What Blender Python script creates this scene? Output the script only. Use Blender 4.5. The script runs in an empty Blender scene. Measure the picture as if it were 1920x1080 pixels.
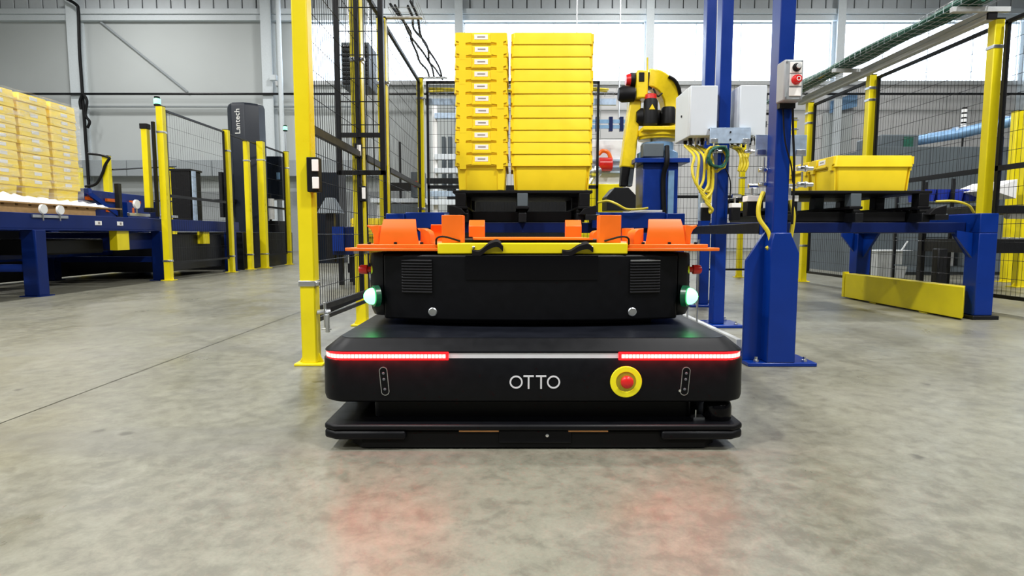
import bpy, math, random
from mathutils import Vector, Matrix
random.seed(7)
S = bpy.context.scene
COL = S.collection
PI = math.pi

# ---------------------------------------------------------------- camera
F, H = 1120.0, 0.65
PITCH = math.atan(100 / F)
cam = bpy.data.cameras.new('camera'); cam.lens = F / 1920 * 36; cam.sensor_width = 36; cam.clip_end = 200
camo = bpy.data.objects.new('camera', cam); COL.objects.link(camo)
camo.location = (0, 0, H); camo.rotation_euler = (PI / 2 - PITCH, 0, 0)
S.camera = camo

# ---------------------------------------------------------------- sky (white overcast outside the clerestory windows)
W = bpy.data.worlds.new('overcast'); S.world = W; W.use_nodes = True
bg = W.node_tree.nodes['Background']; bg.inputs[0].default_value = (0.86, 0.93, 1.0, 1); bg.inputs[1].default_value = 6.0

# ---------------------------------------------------------------- high bay lamps under the roof
def bay_lamp(x, y, power, sx=.8, sy=.8, col=(1.0, 0.995, 0.97)):
    l = bpy.data.lights.new('high_bay_light', 'AREA'); l.shape = 'RECTANGLE'; l.size = sx; l.size_y = sy
    l.energy = power; l.color = col
    o = bpy.data.objects.new('high_bay_light', l); COL.objects.link(o); o.location = (x, y, 10.3)
LP = 500
for lx in (-14, -5.5, 4.5, 13):
    for ly in (-8, -1, 6, 13, 20):
        bay_lamp(lx, ly, LP * (0.45 if lx > 10 else 1) * {-8: .9, -1: 1.75, 6: .75, 13: .6, 20: .6}[ly])
# ---------------------------------------------------------------- view
vs = S.view_settings; vs.view_transform = 'Standard'; vs.look = 'None'; vs.exposure = 0.32; vs.gamma = 1.0; vs.use_curve_mapping = False

# ---------------------------------------------------------------- helpers
_c, _s = math.cos(PITCH), math.sin(PITCH)
def at(px, py, Y):                      # pixel + real depth -> world point
    u = (px - 960) / F; v = -(py - 540) / F
    y = _c + v * _s; z = -_s + v * _c; t = Y / y
    return Vector((u * t, Y, H + z * t))

def smooth_path(pts, n=6):
    pts = [Vector(p) for p in pts]; q = [pts[0] * 2 - pts[1]] + pts + [pts[-1] * 2 - pts[-2]]; out = []
    for i in range(1, len(q) - 2):
        a, b, c, d = q[i - 1:i + 3]
        for k in range(n):
            t = k / n
            out.append(0.5 * (2 * b + (c - a) * t + (2 * a - 5 * b + 4 * c - d) * t * t + (3 * b - a - 3 * c + d) * t ** 3))
    return out + [pts[-1]]

class MB:
    def __init__(s): s.v = []; s.f = []
    def add(s, vs_, fs):
        n = len(s.v); s.v += [Vector(v) for v in vs_]; s.f += [tuple(i + n for i in f) for f in fs]; return s
    def box(s, x0, x1, y0, y1, z0, z1):
        x0, x1 = min(x0, x1), max(x0, x1); y0, y1 = min(y0, y1), max(y0, y1); z0, z1 = min(z0, z1), max(z0, z1)
        return s.add([(x0, y0, z0), (x1, y0, z0), (x1, y1, z0), (x0, y1, z0), (x0, y0, z1), (x1, y0, z1), (x1, y1, z1), (x0, y1, z1)],
                     [(0, 3, 2, 1), (4, 5, 6, 7), (0, 1, 5, 4), (1, 2, 6, 5), (2, 3, 7, 6), (3, 0, 4, 7)])
    def loft(s, loops, cap=True, closed=False):
        n = len(loops[0]); b = len(s.v)
        for l in loops: s.v += [Vector(p) for p in l]
        k = len(loops)
        for i in range(k if closed else k - 1):
            a0 = b + i * n; a1 = b + ((i + 1) % k) * n
            for j in range(n):
                s.f.append((a0 + j, a0 + (j + 1) % n, a1 + (j + 1) % n, a1 + j))
        if cap and not closed:
            s.f.append(tuple(b + j for j in reversed(range(n)))); s.f.append(tuple(b + (k - 1) * n + j for j in range(n)))
        return s
    def tube(s, pts, r, n=8, cap=True, rot=0.0):
        pts = [Vector(p) for p in pts]; loops = []; up = None
        for i, p in enumerate(pts):
            d = (pts[min(i + 1, len(pts) - 1)] - pts[max(i - 1, 0)]).normalized()
            if up is None:
                up = Vector((0, 0, 1)) if abs(d.z) < .95 else Vector((0, 1, 0))
            a = d.cross(up).normalized(); up = a.cross(d).normalized()
            rr = r[i] if isinstance(r, (list, tuple)) else r
            loops.append([p + (a * math.cos(2 * PI * j / n + rot) + up * math.sin(2 * PI * j / n + rot)) * rr for j in range(n)])
        return s.loft(loops, cap)
    def bar(s, p0, p1, w, h=None):       # rectangular bar between two points: w sideways, h upward
        p0, p1 = Vector(p0), Vector(p1); h = h or w; d = (p1 - p0).normalized()
        up = Vector((0, 0, 1)) if abs(d.z) < .95 else Vector((0, 1, 0))
        a = d.cross(up).normalized() * (w / 2); b = d.cross(a.normalized()).normalized() * (h / 2)
        return s.loft([[p + a + b, p - a + b, p - a - b, p + a - b] for p in (p0, p1)])
    def lathe(s, prof, c, axis='Z', n=24):   # prof: list of (radius, height)
        c = Vector(c); loops = []
        for r, h in prof:
            l = []
            for j in range(n):
                a = 2 * PI * j / n; x, y = r * math.cos(a), r * math.sin(a)
                l.append(c + Vector({'Z': (x, y, h), 'X': (h, x, y), 'Y': (x, h, -y)}[axis]))
            loops.append(l)
        return s.loft(loops)
    def prism(s, poly, axis, a0, a1):    # poly of 2D points, extruded along axis
        def mk(p, a): return {'X': (a, p[0], p[1]), 'Y': (p[0], a, p[1]), 'Z': (p[0], p[1], a)}[axis]
        return s.loft([[mk(p, a0) for p in poly], [mk(p, a1) for p in poly]])
    def mesh(s, name, mat, org, smooth):
        me = bpy.data.meshes.new(name)
        me.from_pydata([tuple(v - org) for v in s.v], [], s.f); me.materials.append(mat)
        import bmesh
        bm = bmesh.new(); bm.from_mesh(me); bmesh.ops.recalc_face_normals(bm, faces=bm.faces); bm.to_mesh(me); bm.free()
        if smooth is not None:
            me.shade_smooth(); me.set_sharp_from_angle(angle=math.radians(smooth))
        me.update(); return me
    def pieces(s):                       # connected pieces, joined again where their boxes touch
        p = list(range(len(s.v)))
        def fd(i):
            while p[i] != i: p[i] = p[p[i]]; i = p[i]
            return i
        for f in s.f:
            for j in f[1:]: p[fd(f[0])] = fd(j)
        g = {}
        for f in s.f: g.setdefault(fd(f[0]), []).append(f)
        bx = []
        for k, fs in g.items():
            vs_ = [s.v[i] for f in fs for i in f]
            bx.append([[min(v[q] for v in vs_) - .0015 for q in range(3)], [max(v[q] for v in vs_) + .0015 for q in range(3)], fs])
        ch = True
        while ch:
            ch = False
            for i in range(len(bx)):
                for j in range(i + 1, len(bx)):
                    A, B = bx[i], bx[j]
                    if all(A[0][q] <= B[1][q] and B[0][q] <= A[1][q] for q in range(3)):
                        bx[i] = [[min(A[0][q], B[0][q]) for q in range(3)], [max(A[1][q], B[1][q]) for q in range(3)], A[2] + B[2]]; del bx[j]; ch = True; break
                if ch: break
        out = []
        for b in bx:
            m_ = MB(); ix = {}
            for f in b[2]:
                m_.f.append(tuple(ix.setdefault(i, len(ix)) for i in f))
            m_.v = [s.v[i] for i in sorted(ix, key=ix.get)]; out.append(m_)
        return out
    def build(s, name, mat, parent=None, bevel=0, smooth=35, label=None, cat=None, group=None, kind=None, org=None):
        if parent is not None and kind != 'stuff':
            ps = s.pieces()
            if len(ps) > 1:
                return [m_.build1(name, mat, parent, bevel, smooth, label, cat, group, kind, org) for m_ in ps][0]
        return s.build1(name, mat, parent, bevel, smooth, label, cat, group, kind, org)
    def build1(s, name, mat, parent=None, bevel=0, smooth=35, label=None, cat=None, group=None, kind=None, org=None):
        if org is None:
            if parent is not None: org = ORG[parent.name]
            else:
                xs = [v.x for v in s.v]; ys = [v.y for v in s.v]
                org = Vector(((min(xs) + max(xs)) / 2, (min(ys) + max(ys)) / 2, min(v.z for v in s.v)))
        o = bpy.data.objects.new(name, s.mesh(name, M[mat] if isinstance(mat, str) else mat, Vector(org), smooth)); COL.objects.link(o)
        if parent is not None: o.parent = parent
        else: o.location = org
        ORG[o.name] = Vector(org)
        if bevel:
            b = o.modifiers.new('edge', 'BEVEL'); b.width = bevel; b.segments = 2; b.limit_method = 'ANGLE'; b.angle_limit = math.radians(40)
        return tag(o, label, cat, group, kind)
ORG = {}
def tag(o, label=None, cat=None, group=None, kind=None):
    if label: o['label'] = label
    if cat: o['category'] = cat
    if group: o['group'] = group
    if kind: o['kind'] = kind
    return o
def thing(name, label, cat, loc, group=None):
    o = bpy.data.objects.new(name, None); o.empty_display_size = .1; COL.objects.link(o); o.location = loc
    ORG[o.name] = Vector(loc); return tag(o, label, cat, group)
def struct(o): o['kind'] = 'structure'; return o
def copy_tree(o, loc=None, label=None, rotz=None, parent=None):
    c = o.copy(); COL.objects.link(c); c.parent = parent
    ORG[c.name] = Vector(loc) if loc is not None else ORG[o.name]
    if loc is not None: c.location = loc
    if rotz is not None: c.rotation_euler = (0, 0, rotz)
    if label: c['label'] = label
    for ch in o.children: copy_tree(ch, parent=c)
    return c
def rrect(cx, cy, hx, hy, r, z, n=5):
    out = []
    for qx, qy, a0 in ((1, 1, 0), (-1, 1, 90), (-1, -1, 180), (1, -1, 270)):
        for k in range(n + 1):
            a = math.radians(a0 + 90 * k / n)
            out.append((cx + qx * (hx - r) + r * math.cos(a), cy + qy * (hy - r) + r * math.sin(a), z))
    return out
ORD = ['top', 'second', 'third', 'fourth', 'fifth', 'sixth', 'seventh', 'eighth', 'ninth', 'tenth', 'eleventh']

# ---------------------------------------------------------------- materials
M = {}
def mat(name, col, rough=.5, metal=0.0, emit=None, estr=0, spec=.5, noise=0.0, nscale=20, coat=0, bump=0.0, bscale=60):
    m = bpy.data.materials.new(name); m.use_nodes = True; nt = m.node_tree; b = nt.nodes['Principled BSDF']
    b.inputs['Base Color'].default_value = (*col, 1); b.inputs['Roughness'].default_value = rough
    b.inputs['Metallic'].default_value = metal; b.inputs['Specular IOR Level'].default_value = spec
    b.inputs['Coat Weight'].default_value = coat; b.inputs['Coat Roughness'].default_value = .15
    if emit: b.inputs['Emission Color'].default_value = (*emit, 1); b.inputs['Emission Strength'].default_value = estr
    if noise or bump:
        tc = nt.nodes.new('ShaderNodeTexCoord')
    if noise:
        tx = nt.nodes.new('ShaderNodeTexNoise'); tx.inputs['Scale'].default_value = nscale; tx.inputs['Detail'].default_value = 5
        nt.links.new(tc.outputs['Object'], tx.inputs['Vector'])
        r = nt.nodes.new('ShaderNodeMapRange'); r.inputs[1].default_value = .3; r.inputs[2].default_value = .7
        r.inputs[3].default_value = 1 - noise; r.inputs[4].default_value = 1 + noise
        nt.links.new(tx.outputs['Fac'], r.inputs[0])
        mx = nt.nodes.new('ShaderNodeVectorMath'); mx.operation = 'SCALE'; mx.inputs[0].default_value = col
        nt.links.new(r.outputs[0], mx.inputs['Scale']); nt.links.new(mx.outputs[0], b.inputs['Base Color'])
        r2 = nt.nodes.new('ShaderNodeMapRange'); r2.inputs[3].default_value = max(0, rough - .08); r2.inputs[4].default_value = min(1, rough + .08)
        nt.links.new(tx.outputs['Fac'], r2.inputs[0]); nt.links.new(r2.outputs[0], b.inputs['Roughness'])
    if bump:
        t2 = nt.nodes.new('ShaderNodeTexNoise'); t2.inputs['Scale'].default_value = bscale; t2.inputs['Detail'].default_value = 3
        nt.links.new(tc.outputs['Object'], t2.inputs['Vector'])
        bp = nt.nodes.new('ShaderNodeBump'); bp.inputs['Strength'].default_value = bump; bp.inputs['Distance'].default_value = .01
        nt.links.new(t2.outputs['Fac'], bp.inputs['Height']); nt.links.new(bp.outputs['Normal'], b.inputs['Normal'])
    M[name] = m; return m
mat('yellow_paint', (.76, .63, .008), .30, spec=.35, noise=.05, nscale=6)
mat('tote_yellow', (.95, .70, .018), .34, noise=.04, nscale=9)
mat('bin_blue', (.01, .035, .38), .4, noise=.05)
mat('blue_paint', (.001, .024, .20), .30, spec=.35, noise=.08, nscale=5)
mat('conveyor_blue', (.003, .016, .115), .36, spec=.2, noise=.1, nscale=5)
mat('vent_metal', (.02, .02, .023), .4, .2, noise=.1)
mat('navy_paint', (.004, .012, .075), .38, spec=.2, noise=.1, nscale=5)
mat('tower_navy', (.004, .008, .017), .32, spec=.3, noise=.1, nscale=3)
mat('orange_paint', (.82, .142, .004), .38, noise=.05, nscale=12)
mat('robot_yellow', (.82, .60, .01), .3, noise=.05)
mat('black_shell', (.0028, .0030, .0042), .42, spec=.16, noise=.15, nscale=30, bump=.03, bscale=600)
mat('deck_black', (.006, .007, .011), .34, spec=.25, noise=.15, nscale=14)
mat('black_gloss', (.003, .003, .004), .12, spec=.15)
mat('black_plastic', (.0045, .0045, .0055), .5, spec=.2, noise=.1)
mat('black_metal', (.006, .0065, .008), .42, spec=.3, noise=.1)
mat('rubber', (.004, .004, .004), .75, spec=.2, noise=.15)
mat('strap', (.006, .005, .006), .8, spec=.15, noise=.2, nscale=80)
mat('steel', (.62, .64, .67), .32, 1.0, noise=.06, nscale=18)
mat('galvanised', (.48, .60, .76), .42, .6, noise=.14, nscale=26)
mat('chrome', (.85, .85, .87), .14, 1.0)
mat('grey_diffuser', (.62, .62, .65), .35, noise=.03)
mat('enclosure_grey', (.60, .65, .70), .42, noise=.03, nscale=4)
mat('box_grey', (.30, .33, .35), .45, noise=.05)
mat('machine_grey', (.085, .105, .12), .5, noise=.06, nscale=3)
mat('light_grey', (.52, .54, .55), .5, noise=.05)
mat('white_plastic', (.82, .82, .82), .4, noise=.02)
mat('label_white', (.86, .85, .83), .55, noise=.02)
mat('print_grey', (.30, .26, .24), .6, noise=.1)
mat('red_plastic', (.62, .012, .012), .3, noise=.05)
mat('green_cable', (.008, .085, .055), .5, noise=.3, nscale=25)
mat('yellow_cable', (.62, .50, .02), .45, noise=.1)
mat('blue_tint', (.20, .36, .58), .35, .3, noise=.12, nscale=12)
mat('cardboard', (.42, .25, .10), .8, noise=.12)
mat('copper', (.55, .25, .08), .45, noise=.1)
mat('estop_yellow', (.82, .74, .006), .35, noise=.03)
mat('estop_bowl', (.30, .25, .01), .5, noise=.1)
mat('wall_white', (.47, .50, .50), .65, noise=.03, nscale=.5)
mat('wall_panel', (.60, .60, .60), .6, noise=.06, nscale=1.2)
mat('wall_grey', (.30, .32, .33), .6, noise=.06)
mat('wall_dark', (.06, .065, .07), .7, noise=.1, nscale=1)
mat('cladding', (.62, .66, .69), .5, noise=.1, nscale=1.5)
mat('column_white', (.60, .65, .68), .5, noise=.04)
mat('dark_gap', (.07, .075, .08), .8, noise=.2)
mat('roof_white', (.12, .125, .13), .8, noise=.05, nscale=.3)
mat('led_core', (.8, .3, .25), .3, emit=(1, .32, .27), estr=2.2)
mat('led_red', (.5, .01, .01), .3, emit=(1, .004, .012), estr=1.3)
mat('lamp_green', (.2, .7, .4), .3, emit=(.09, 1, .23), estr=6)
mat('lamp_rim', (.006, .05, .025), .3, emit=(.01, .6, .22), estr=.03)  # faint green emission stands in for the dome's glow on its rim
mat('beacon_green', (.4, .8, .6), .3, emit=(.25, 1, .62), estr=1.2)

def film():
    m = bpy.data.materials.new('stretch_film'); m.use_nodes = True; nt = m.node_tree; N = nt.nodes; L = nt.links
    N.remove(N['Principled BSDF']); out = N['Material Output']
    tc = N.new('ShaderNodeTexCoord'); mp = N.new('ShaderNodeMapping'); mp.inputs['Scale'].default_value = (1, 1.2, 9); mp.inputs['Rotation'].default_value = (.35, 0, 0)
    nz = N.new('ShaderNodeTexNoise'); nz.inputs['Scale'].default_value = 3; nz.inputs['Detail'].default_value = 6; nz.inputs['Distortion'].default_value = .6
    L.new(tc.outputs['Object'], mp.inputs[0]); L.new(mp.outputs[0], nz.inputs[0])
    r = N.new('ShaderNodeMapRange'); r.inputs[1].default_value = .42; r.inputs[2].default_value = .72; r.inputs[3].default_value = .07; r.inputs[4].default_value = .40
    L.new(nz.outputs['Fac'], r.inputs[0])
    bp = N.new('ShaderNodeBump'); bp.inputs['Strength'].default_value = .5; bp.inputs['Distance'].default_value = .03; L.new(nz.outputs['Fac'], bp.inputs['Height'])
    t = N.new('ShaderNodeBsdfTransparent'); p = N.new('ShaderNodeBsdfPrincipled'); p.inputs['Base Color'].default_value = (.8, .82, .86, 1); p.inputs['Roughness'].default_value = .15
    L.new(bp.outputs[0], p.inputs['Normal'])
    mx = N.new('ShaderNodeMixShader'); L.new(r.outputs[0], mx.inputs[0]); L.new(t.outputs[0], mx.inputs[1]); L.new(p.outputs[0], mx.inputs[2]); L.new(mx.outputs[0], out.inputs[0])
    M['film'] = m
film()
mat('film_bunch', (.72, .75, .80), .22, noise=.1, nscale=12, coat=.5)
def glass():
    m = bpy.data.materials.new('window_glass'); m.use_nodes = True; nt = m.node_tree; N = nt.nodes; L = nt.links
    N.remove(N['Principled BSDF']); out = N['Material Output']
    t = N.new('ShaderNodeBsdfTransparent'); t.inputs[0].default_value = (.93, .96, 1, 1); g = N.new('ShaderNodeBsdfGlossy'); g.inputs['Roughness'].default_value = .05
    nz = N.new('ShaderNodeTexNoise'); nz.inputs['Scale'].default_value = .8
    r = N.new('ShaderNodeMapRange'); r.inputs[3].default_value = .04; r.inputs[4].default_value = .09; L.new(nz.outputs['Fac'], r.inputs[0])
    mx = N.new('ShaderNodeMixShader'); L.new(r.outputs[0], mx.inputs[0]); L.new(t.outputs[0], mx.inputs[1]); L.new(g.outputs[0], mx.inputs[2]); L.new(mx.outputs[0], out.inputs[0])
    M['glass'] = m
glass()
def concrete():
    m = bpy.data.materials.new('concrete'); m.use_nodes = True; nt = m.node_tree; N = nt.nodes; L = nt.links; b = N['Principled BSDF']
    tc = N.new('ShaderNodeTexCoord')
    def noise(sc, det=6, dist=0., stretch=None, rough=.55):
        n = N.new('ShaderNodeTexNoise'); n.inputs['Scale'].default_value = sc; n.inputs['Detail'].default_value = det
        n.inputs['Distortion'].default_value = dist; n.inputs['Roughness'].default_value = rough
        if stretch:
            mp = N.new('ShaderNodeMapping'); mp.inputs['Scale'].default_value = stretch[0]; mp.inputs['Rotation'].default_value = (0, 0, stretch[1])
            L.new(tc.outputs['Object'], mp.inputs[0]); L.new(mp.outputs[0], n.inputs['Vector'])
        else: L.new(tc.outputs['Object'], n.inputs['Vector'])
        return n.outputs['Fac']
    def rng(i, a, b_, c, d):
        r = N.new('ShaderNodeMapRange'); r.inputs[1].default_value = a; r.inputs[2].default_value = b_; r.inputs[3].default_value = c; r.inputs[4].default_value = d
        L.new(i, r.inputs[0]); return r.outputs[0]
    def mix(f, a, b_, mode='MIX'):
        x = N.new('ShaderNodeMix'); x.data_type = 'RGBA'; x.blend_type = mode
        if isinstance(f, float): x.inputs[0].default_value = f
        else: L.new(f, x.inputs[0])
        for k, s in ((6, a), (7, b_)):
            if isinstance(s, tuple): x.inputs[k].default_value = (*s, 1)
            else: L.new(s, x.inputs[k])
        return x.outputs[2]
    big = noise(.55, 5, .4, ((1, .6, 1), .4)); mid = noise(2.6, 7, .5, ((1.3, .8, 1), -.5)); fine = noise(17, 8, .3, rough=.7); grit = noise(140, 3)
    c = mix(rng(big, .32, .68, 0, 1), (.112, .107, .078), (.232, .226, .176))
    c = mix(rng(mid, .36, .68, 0, .55), c, (.140, .135, .107))
    c = mix(rng(fine, .42, .70, .0, .6), c, (.288, .283, .222))
    c = mix(rng(fine, .46, .29, .0, .62), c, (.10, .094, .073))
    streak = noise(1.1, 4, .8, ((.35, 2.2, 1), 1.0))
    c = mix(rng(streak, .52, .70, 0, .5), c, (.125, .122, .112))
    v = N.new('ShaderNodeTexVoronoi'); v.inputs['Scale'].default_value = 2.3; v.inputs['Randomness'].default_value = 1
    wv = N.new('ShaderNodeVectorMath'); wv.operation = 'ADD'; nz = N.new('ShaderNodeTexNoise'); nz.inputs['Scale'].default_value = 14
    sc = N.new('ShaderNodeVectorMath'); sc.operation = 'SCALE'; sc.inputs['Scale'].default_value = .07
    L.new(tc.outputs['Object'], nz.inputs['Vector']); L.new(nz.outputs['Color'], sc.inputs[0]); L.new(tc.outputs['Object'], wv.inputs[0]); L.new(sc.outputs[0], wv.inputs[1]); L.new(wv.outputs[0], v.inputs['Vector'])
    c = mix(rng(v.outputs['Distance'], .062, .030, 0, .75), c, (.04, .035, .026))
    c = mix(rng(grit, .25, .75, .0, .22), c, (.08, .076, .062))
    L.new(c, b.inputs['Base Color'])
    L.new(rng(mid, .3, .7, .27, .48), b.inputs['Roughness'])
    bp = N.new('ShaderNodeBump'); bp.inputs['Strength'].default_value = .12; bp.inputs['Distance'].default_value = .004
    L.new(fine, bp.inputs['Height']); L.new(bp.outputs[0], b.inputs['Normal'])
    M['concrete'] = m
concrete()

# ================================================================ THE BUILDING
XL, XR, YF, YB, ZT = -22.0, 24.0, -12.0, 24.0, 11.2
fl = struct(MB().box(XL, XR, YF, YB + .6, -.25, -.03).build('floor', 'dark_gap'))
# two poured slabs with a sawn joint between them (joint runs from left foreground to the left fence post)
JA, JB = Vector((-2.011, 2.04)), Vector((-1.85, 5.18))
def _fl(px, py):
    u = (px - 960) / F; v = -(py - 540) / F; z = -_s + v * _c; t = -H / z; return Vector((u * t, (_c + v * _s) * t))
JA, JB = _fl(0, 794), _fl(560, 586)
d = (JB - JA).normalized(); g = Vector((d.y, -d.x)) * .003
def jx(x, sg): # point on joint at given x, offset to a side
    t = (x - JA.x) / d.x; p = JA + d * t; return (p.x + g.x * sg, p.y + g.y * sg)
p0, p1 = jx(XL, 1), jx(XR, 1); q0, q1 = jx(XL, -1), jx(XR, -1)
def clip(poly, lo, hi):
    def cut(poly, f, ix):
        out = []
        for i in range(len(poly)):
            a, b = poly[i], poly[(i + 1) % len(poly)]; fa, fb = f(a), f(b)
            if fa >= 0: out.append(a)
            if fa * fb < 0: t = fa / (fa - fb); out.append((a[0] + (b[0] - a[0]) * t, a[1] + (b[1] - a[1]) * t))
        return out
    return cut(cut(poly, lambda p: p[1] - lo, 1), lambda p: hi - p[1], 1)
near = clip([(XL, -200), (XR, -200), p1, p0], YF, YB + .6); far = clip([q0, q1, (XR, 200), (XL, 200)], YF, YB + .6)
for pl in (near, far): MB().prism(pl, 'Z', -.03, 0).build('concrete_slab', 'concrete', fl, smooth=None)

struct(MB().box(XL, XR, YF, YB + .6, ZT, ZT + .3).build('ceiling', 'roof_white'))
struct(MB().box(XL - .3, XL, YF, YB + .6, 0, ZT).build('wall_left', 'wall_white'))
struct(MB().box(XR, XR + .3, YF, YB + .6, 0, ZT).build('wall_right', 'wall_grey'))
struct(MB().box(XL, XR, YF - .3, YF, 0, ZT).build('wall_front', 'wall_dark'))
WZ0, WZ1, WX0 = 6.62, 8.86, -8.25
mb = MB(); mb.box(XL, XR, YB, YB + .35, 0, WZ0); mb.box(XL, WX0, YB, YB + .35, WZ0, WZ1); mb.box(XL, XR, YB, YB + .35, WZ1, ZT)
wb = struct(mb.build('wall_back', 'wall_white'))
# wall panels right of the second column: about 1.1 m wide with open joints
pw, ph = 1.045, 1.08
pm = MB().box(-pw / 2 + .012, pw / 2 - .012, -.03, 0, .012, ph - .012).build('wall_panel', 'wall_panel', wb, org=(0, 0, 0), bevel=.006); wb_o = ORG[wb.name]
pts = [(-1.75 + pw * (i + .5), .1 + ph * k) for k in range(6) for i in range(24)]
for i, (x, z) in enumerate(pts):
    o = pm if i == 0 else pm.copy()
    if i: COL.objects.link(o); o.parent = wb
    o.location = Vector((x, YB, z)) - wb_o
# cladding sheets above the header beam
cw = .55
cm_ = MB().box(-cw / 2 + .02, cw / 2 - .02, -.06, 0, 0, 1.85).build('cladding_sheet', 'cladding', wb, org=(0, 0, 0), bevel=.02)
for i in range(82):
    o = cm_ if i == 0 else cm_.copy()
    if i: COL.objects.link(o); o.parent = wb
    o.location = Vector((XL + .3 + cw * i, YB, 9.3)) - wb_o
MB().box(XL, XR, YB - .02, YB, 9.3, ZT).build('backing_sheet', 'dark_gap', wb)
# header beam, sill and lower trims
struct(MB().box(XL, XR, YB - .28, YB, 9.08, 9.28).box(XL, XR, YB - .20, YB, 8.86, 9.08).build('trim_1', 'column_white', bevel=.01))
struct(MB().box(WX0, XR, YB - .14, YB, WZ0 - .16, WZ0).build('trim_2', 'light_grey', bevel=.01))
cols = [-16.8, -9.4, -2.03, 5.28, 12.58, 19.9]
for i, x in enumerate(cols):
    m_ = MB(); w = .2 if i < 2 else .15
    m_.box(x - w, x + w, YB - .42, YB - .38, 0, ZT).box(x - w, x + w, YB - .04, YB - .0, 0, ZT).box(x - .02, x + .02, YB - .38, YB - .04, 0, ZT)
    struct(m_.build('trim_%d' % (i + 3), 'column_white'))
edges = [WX0] + cols[2:] + [XR]
for i in range(len(edges) - 1):
    a, b = edges[i] + (.0 if i == 0 else .15), edges[i + 1] - .15
    w = MB(); w.box(a, b, YB + .05, YB + .13, WZ0, WZ0 + .05).box(a, b, YB + .05, YB + .13, WZ1 - .05, WZ1)
    n = 4; xs = [a + (b - a) * k / n for k in range(n + 1)]
    w.box(a, a + .05, YB + .05, YB + .13, WZ0, WZ1).box(b - .05, b, YB + .05, YB + .13, WZ0, WZ1)
    wo = struct(w.build('window_%d' % (i + 1), 'column_white', bevel=.004))
    for k in range(1, n): MB().box(xs[k] - .012, xs[k] + .012, YB + .06, YB + .11, WZ0 + .05, WZ1 - .05).build('mullion', 'column_white', wo)
    for k in range(n): MB().box(xs[k] + .013, xs[k + 1] - .013, YB + .08, YB + .086, WZ0 + .05, WZ1 - .05).build('pane', 'glass', wo, smooth=None)
# left bays: grey dado and a long trunking
struct(MB().box(XL, WX0 + 4, YB - .05, YB, 0.0, 2.35).build('trim_20', 'wall_grey'))
# ================================================================ MOBILE ROBOT (foreground)
cx, Y0 = 0.065, 1.76
amr = thing('mobile_robot', 'black autonomous mobile robot with red light strip and orange docking frame on top', 'robot', (cx, Y0, 0))
L_ = 1.74; cy = Y0 + L_ / 2
def loops(spec, n=6): return [rrect(cx, cy, hx, L_ / 2 - fy, r, z, n) for hx, fy, r, z in spec]
MB().loft(loops([(.630, .012, .06, .146), (.641, .002, .065, .152), (.646, 0, .07, .165), (.645, .001, .07, .276), (.643, .002, .07, .278), (.637, .008, .066, .278), (.637, .008, .066, .299),
                 (.643, .003, .07, .299), (.641, .004, .07, .303), (.604, .040, .055, .3335), (.600, .044, .05, .3355)])).build('chassis_shell', 'black_shell', amr, smooth=28)
MB().loft(loops([(.598, .047, .05, .3350), (.598, .047, .05, .3365)])).build('deck', 'deck_black', amr)
# light strip: follows the front and the rounded corners
def strip(x0, x1, z0, z1, out, wrap=0):
    pts = []
    r = .066; hx = .637
    n = max(2, int(abs(x1 - x0) / .02))
    def P(x):
        yy = Y0 + .008
        lim = hx - r
        dx = x - cx
        if abs(dx) > lim:
            a = min(1, (abs(dx) - lim) / r); yy += r * (1 - math.sqrt(max(0, 1 - a * a)))
        return x, yy
    ls = []
    for k in range(n + 1):
        x = x0 + (x1 - x0) * k / n; X, Yv = P(x)
        ls.append([(X, Yv + .004, z0), (X, Yv - out, z0), (X, Yv - out, z1), (X, Yv + .004, z1)])
    return MB().loft(ls)
xa, xb = -.190, .319
strip(xa, xb, .281, .296, .003).build('strip_diffuser', 'grey_diffuser', amr)
for x0, x1 in ((cx - .634, xa), (xb, cx + .634)):
    p = strip(x0, x1, .2764, .3006, .0075).build('light_strip', 'led_red', amr, label='glowing red light strip')  # red band made wider than its channel to stand for the halo
    core = MB(); s0_, s1_ = x0 + (.0 if x0 < 0 else .008), x1 - (.008 if x0 < 0 else 0); nb = 34
    for k in range(nb):
        dx = (s1_ - s0_) / nb; g_ = .0016; q_ = strip(s0_ + dx * k + g_ / 2, s0_ + dx * (k + 1) - g_ / 2, .2822, .2938, .0088); core.add(q_.v, q_.f)
    core.build('led_core', 'led_core', p, kind='stuff')
# the strip's own light on the floor in front
for lx_c in ((cx - .61 + xa - .008) / 2, (cx + .61 + xb + .008) / 2):
    l = bpy.data.lights.new('strip_light', 'AREA'); l.shape = 'RECTANGLE'; l.size = abs(cx + .61 - xb - .008); l.size_y = .004; l.energy = 1.8; l.color = (1, .004, .005)
    o = bpy.data.objects.new('strip_light', l); COL.objects.link(o); o.location = (lx_c, Y0 - .0025, .288); o.rotation_euler = (math.radians(75), 0, 0)
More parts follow.
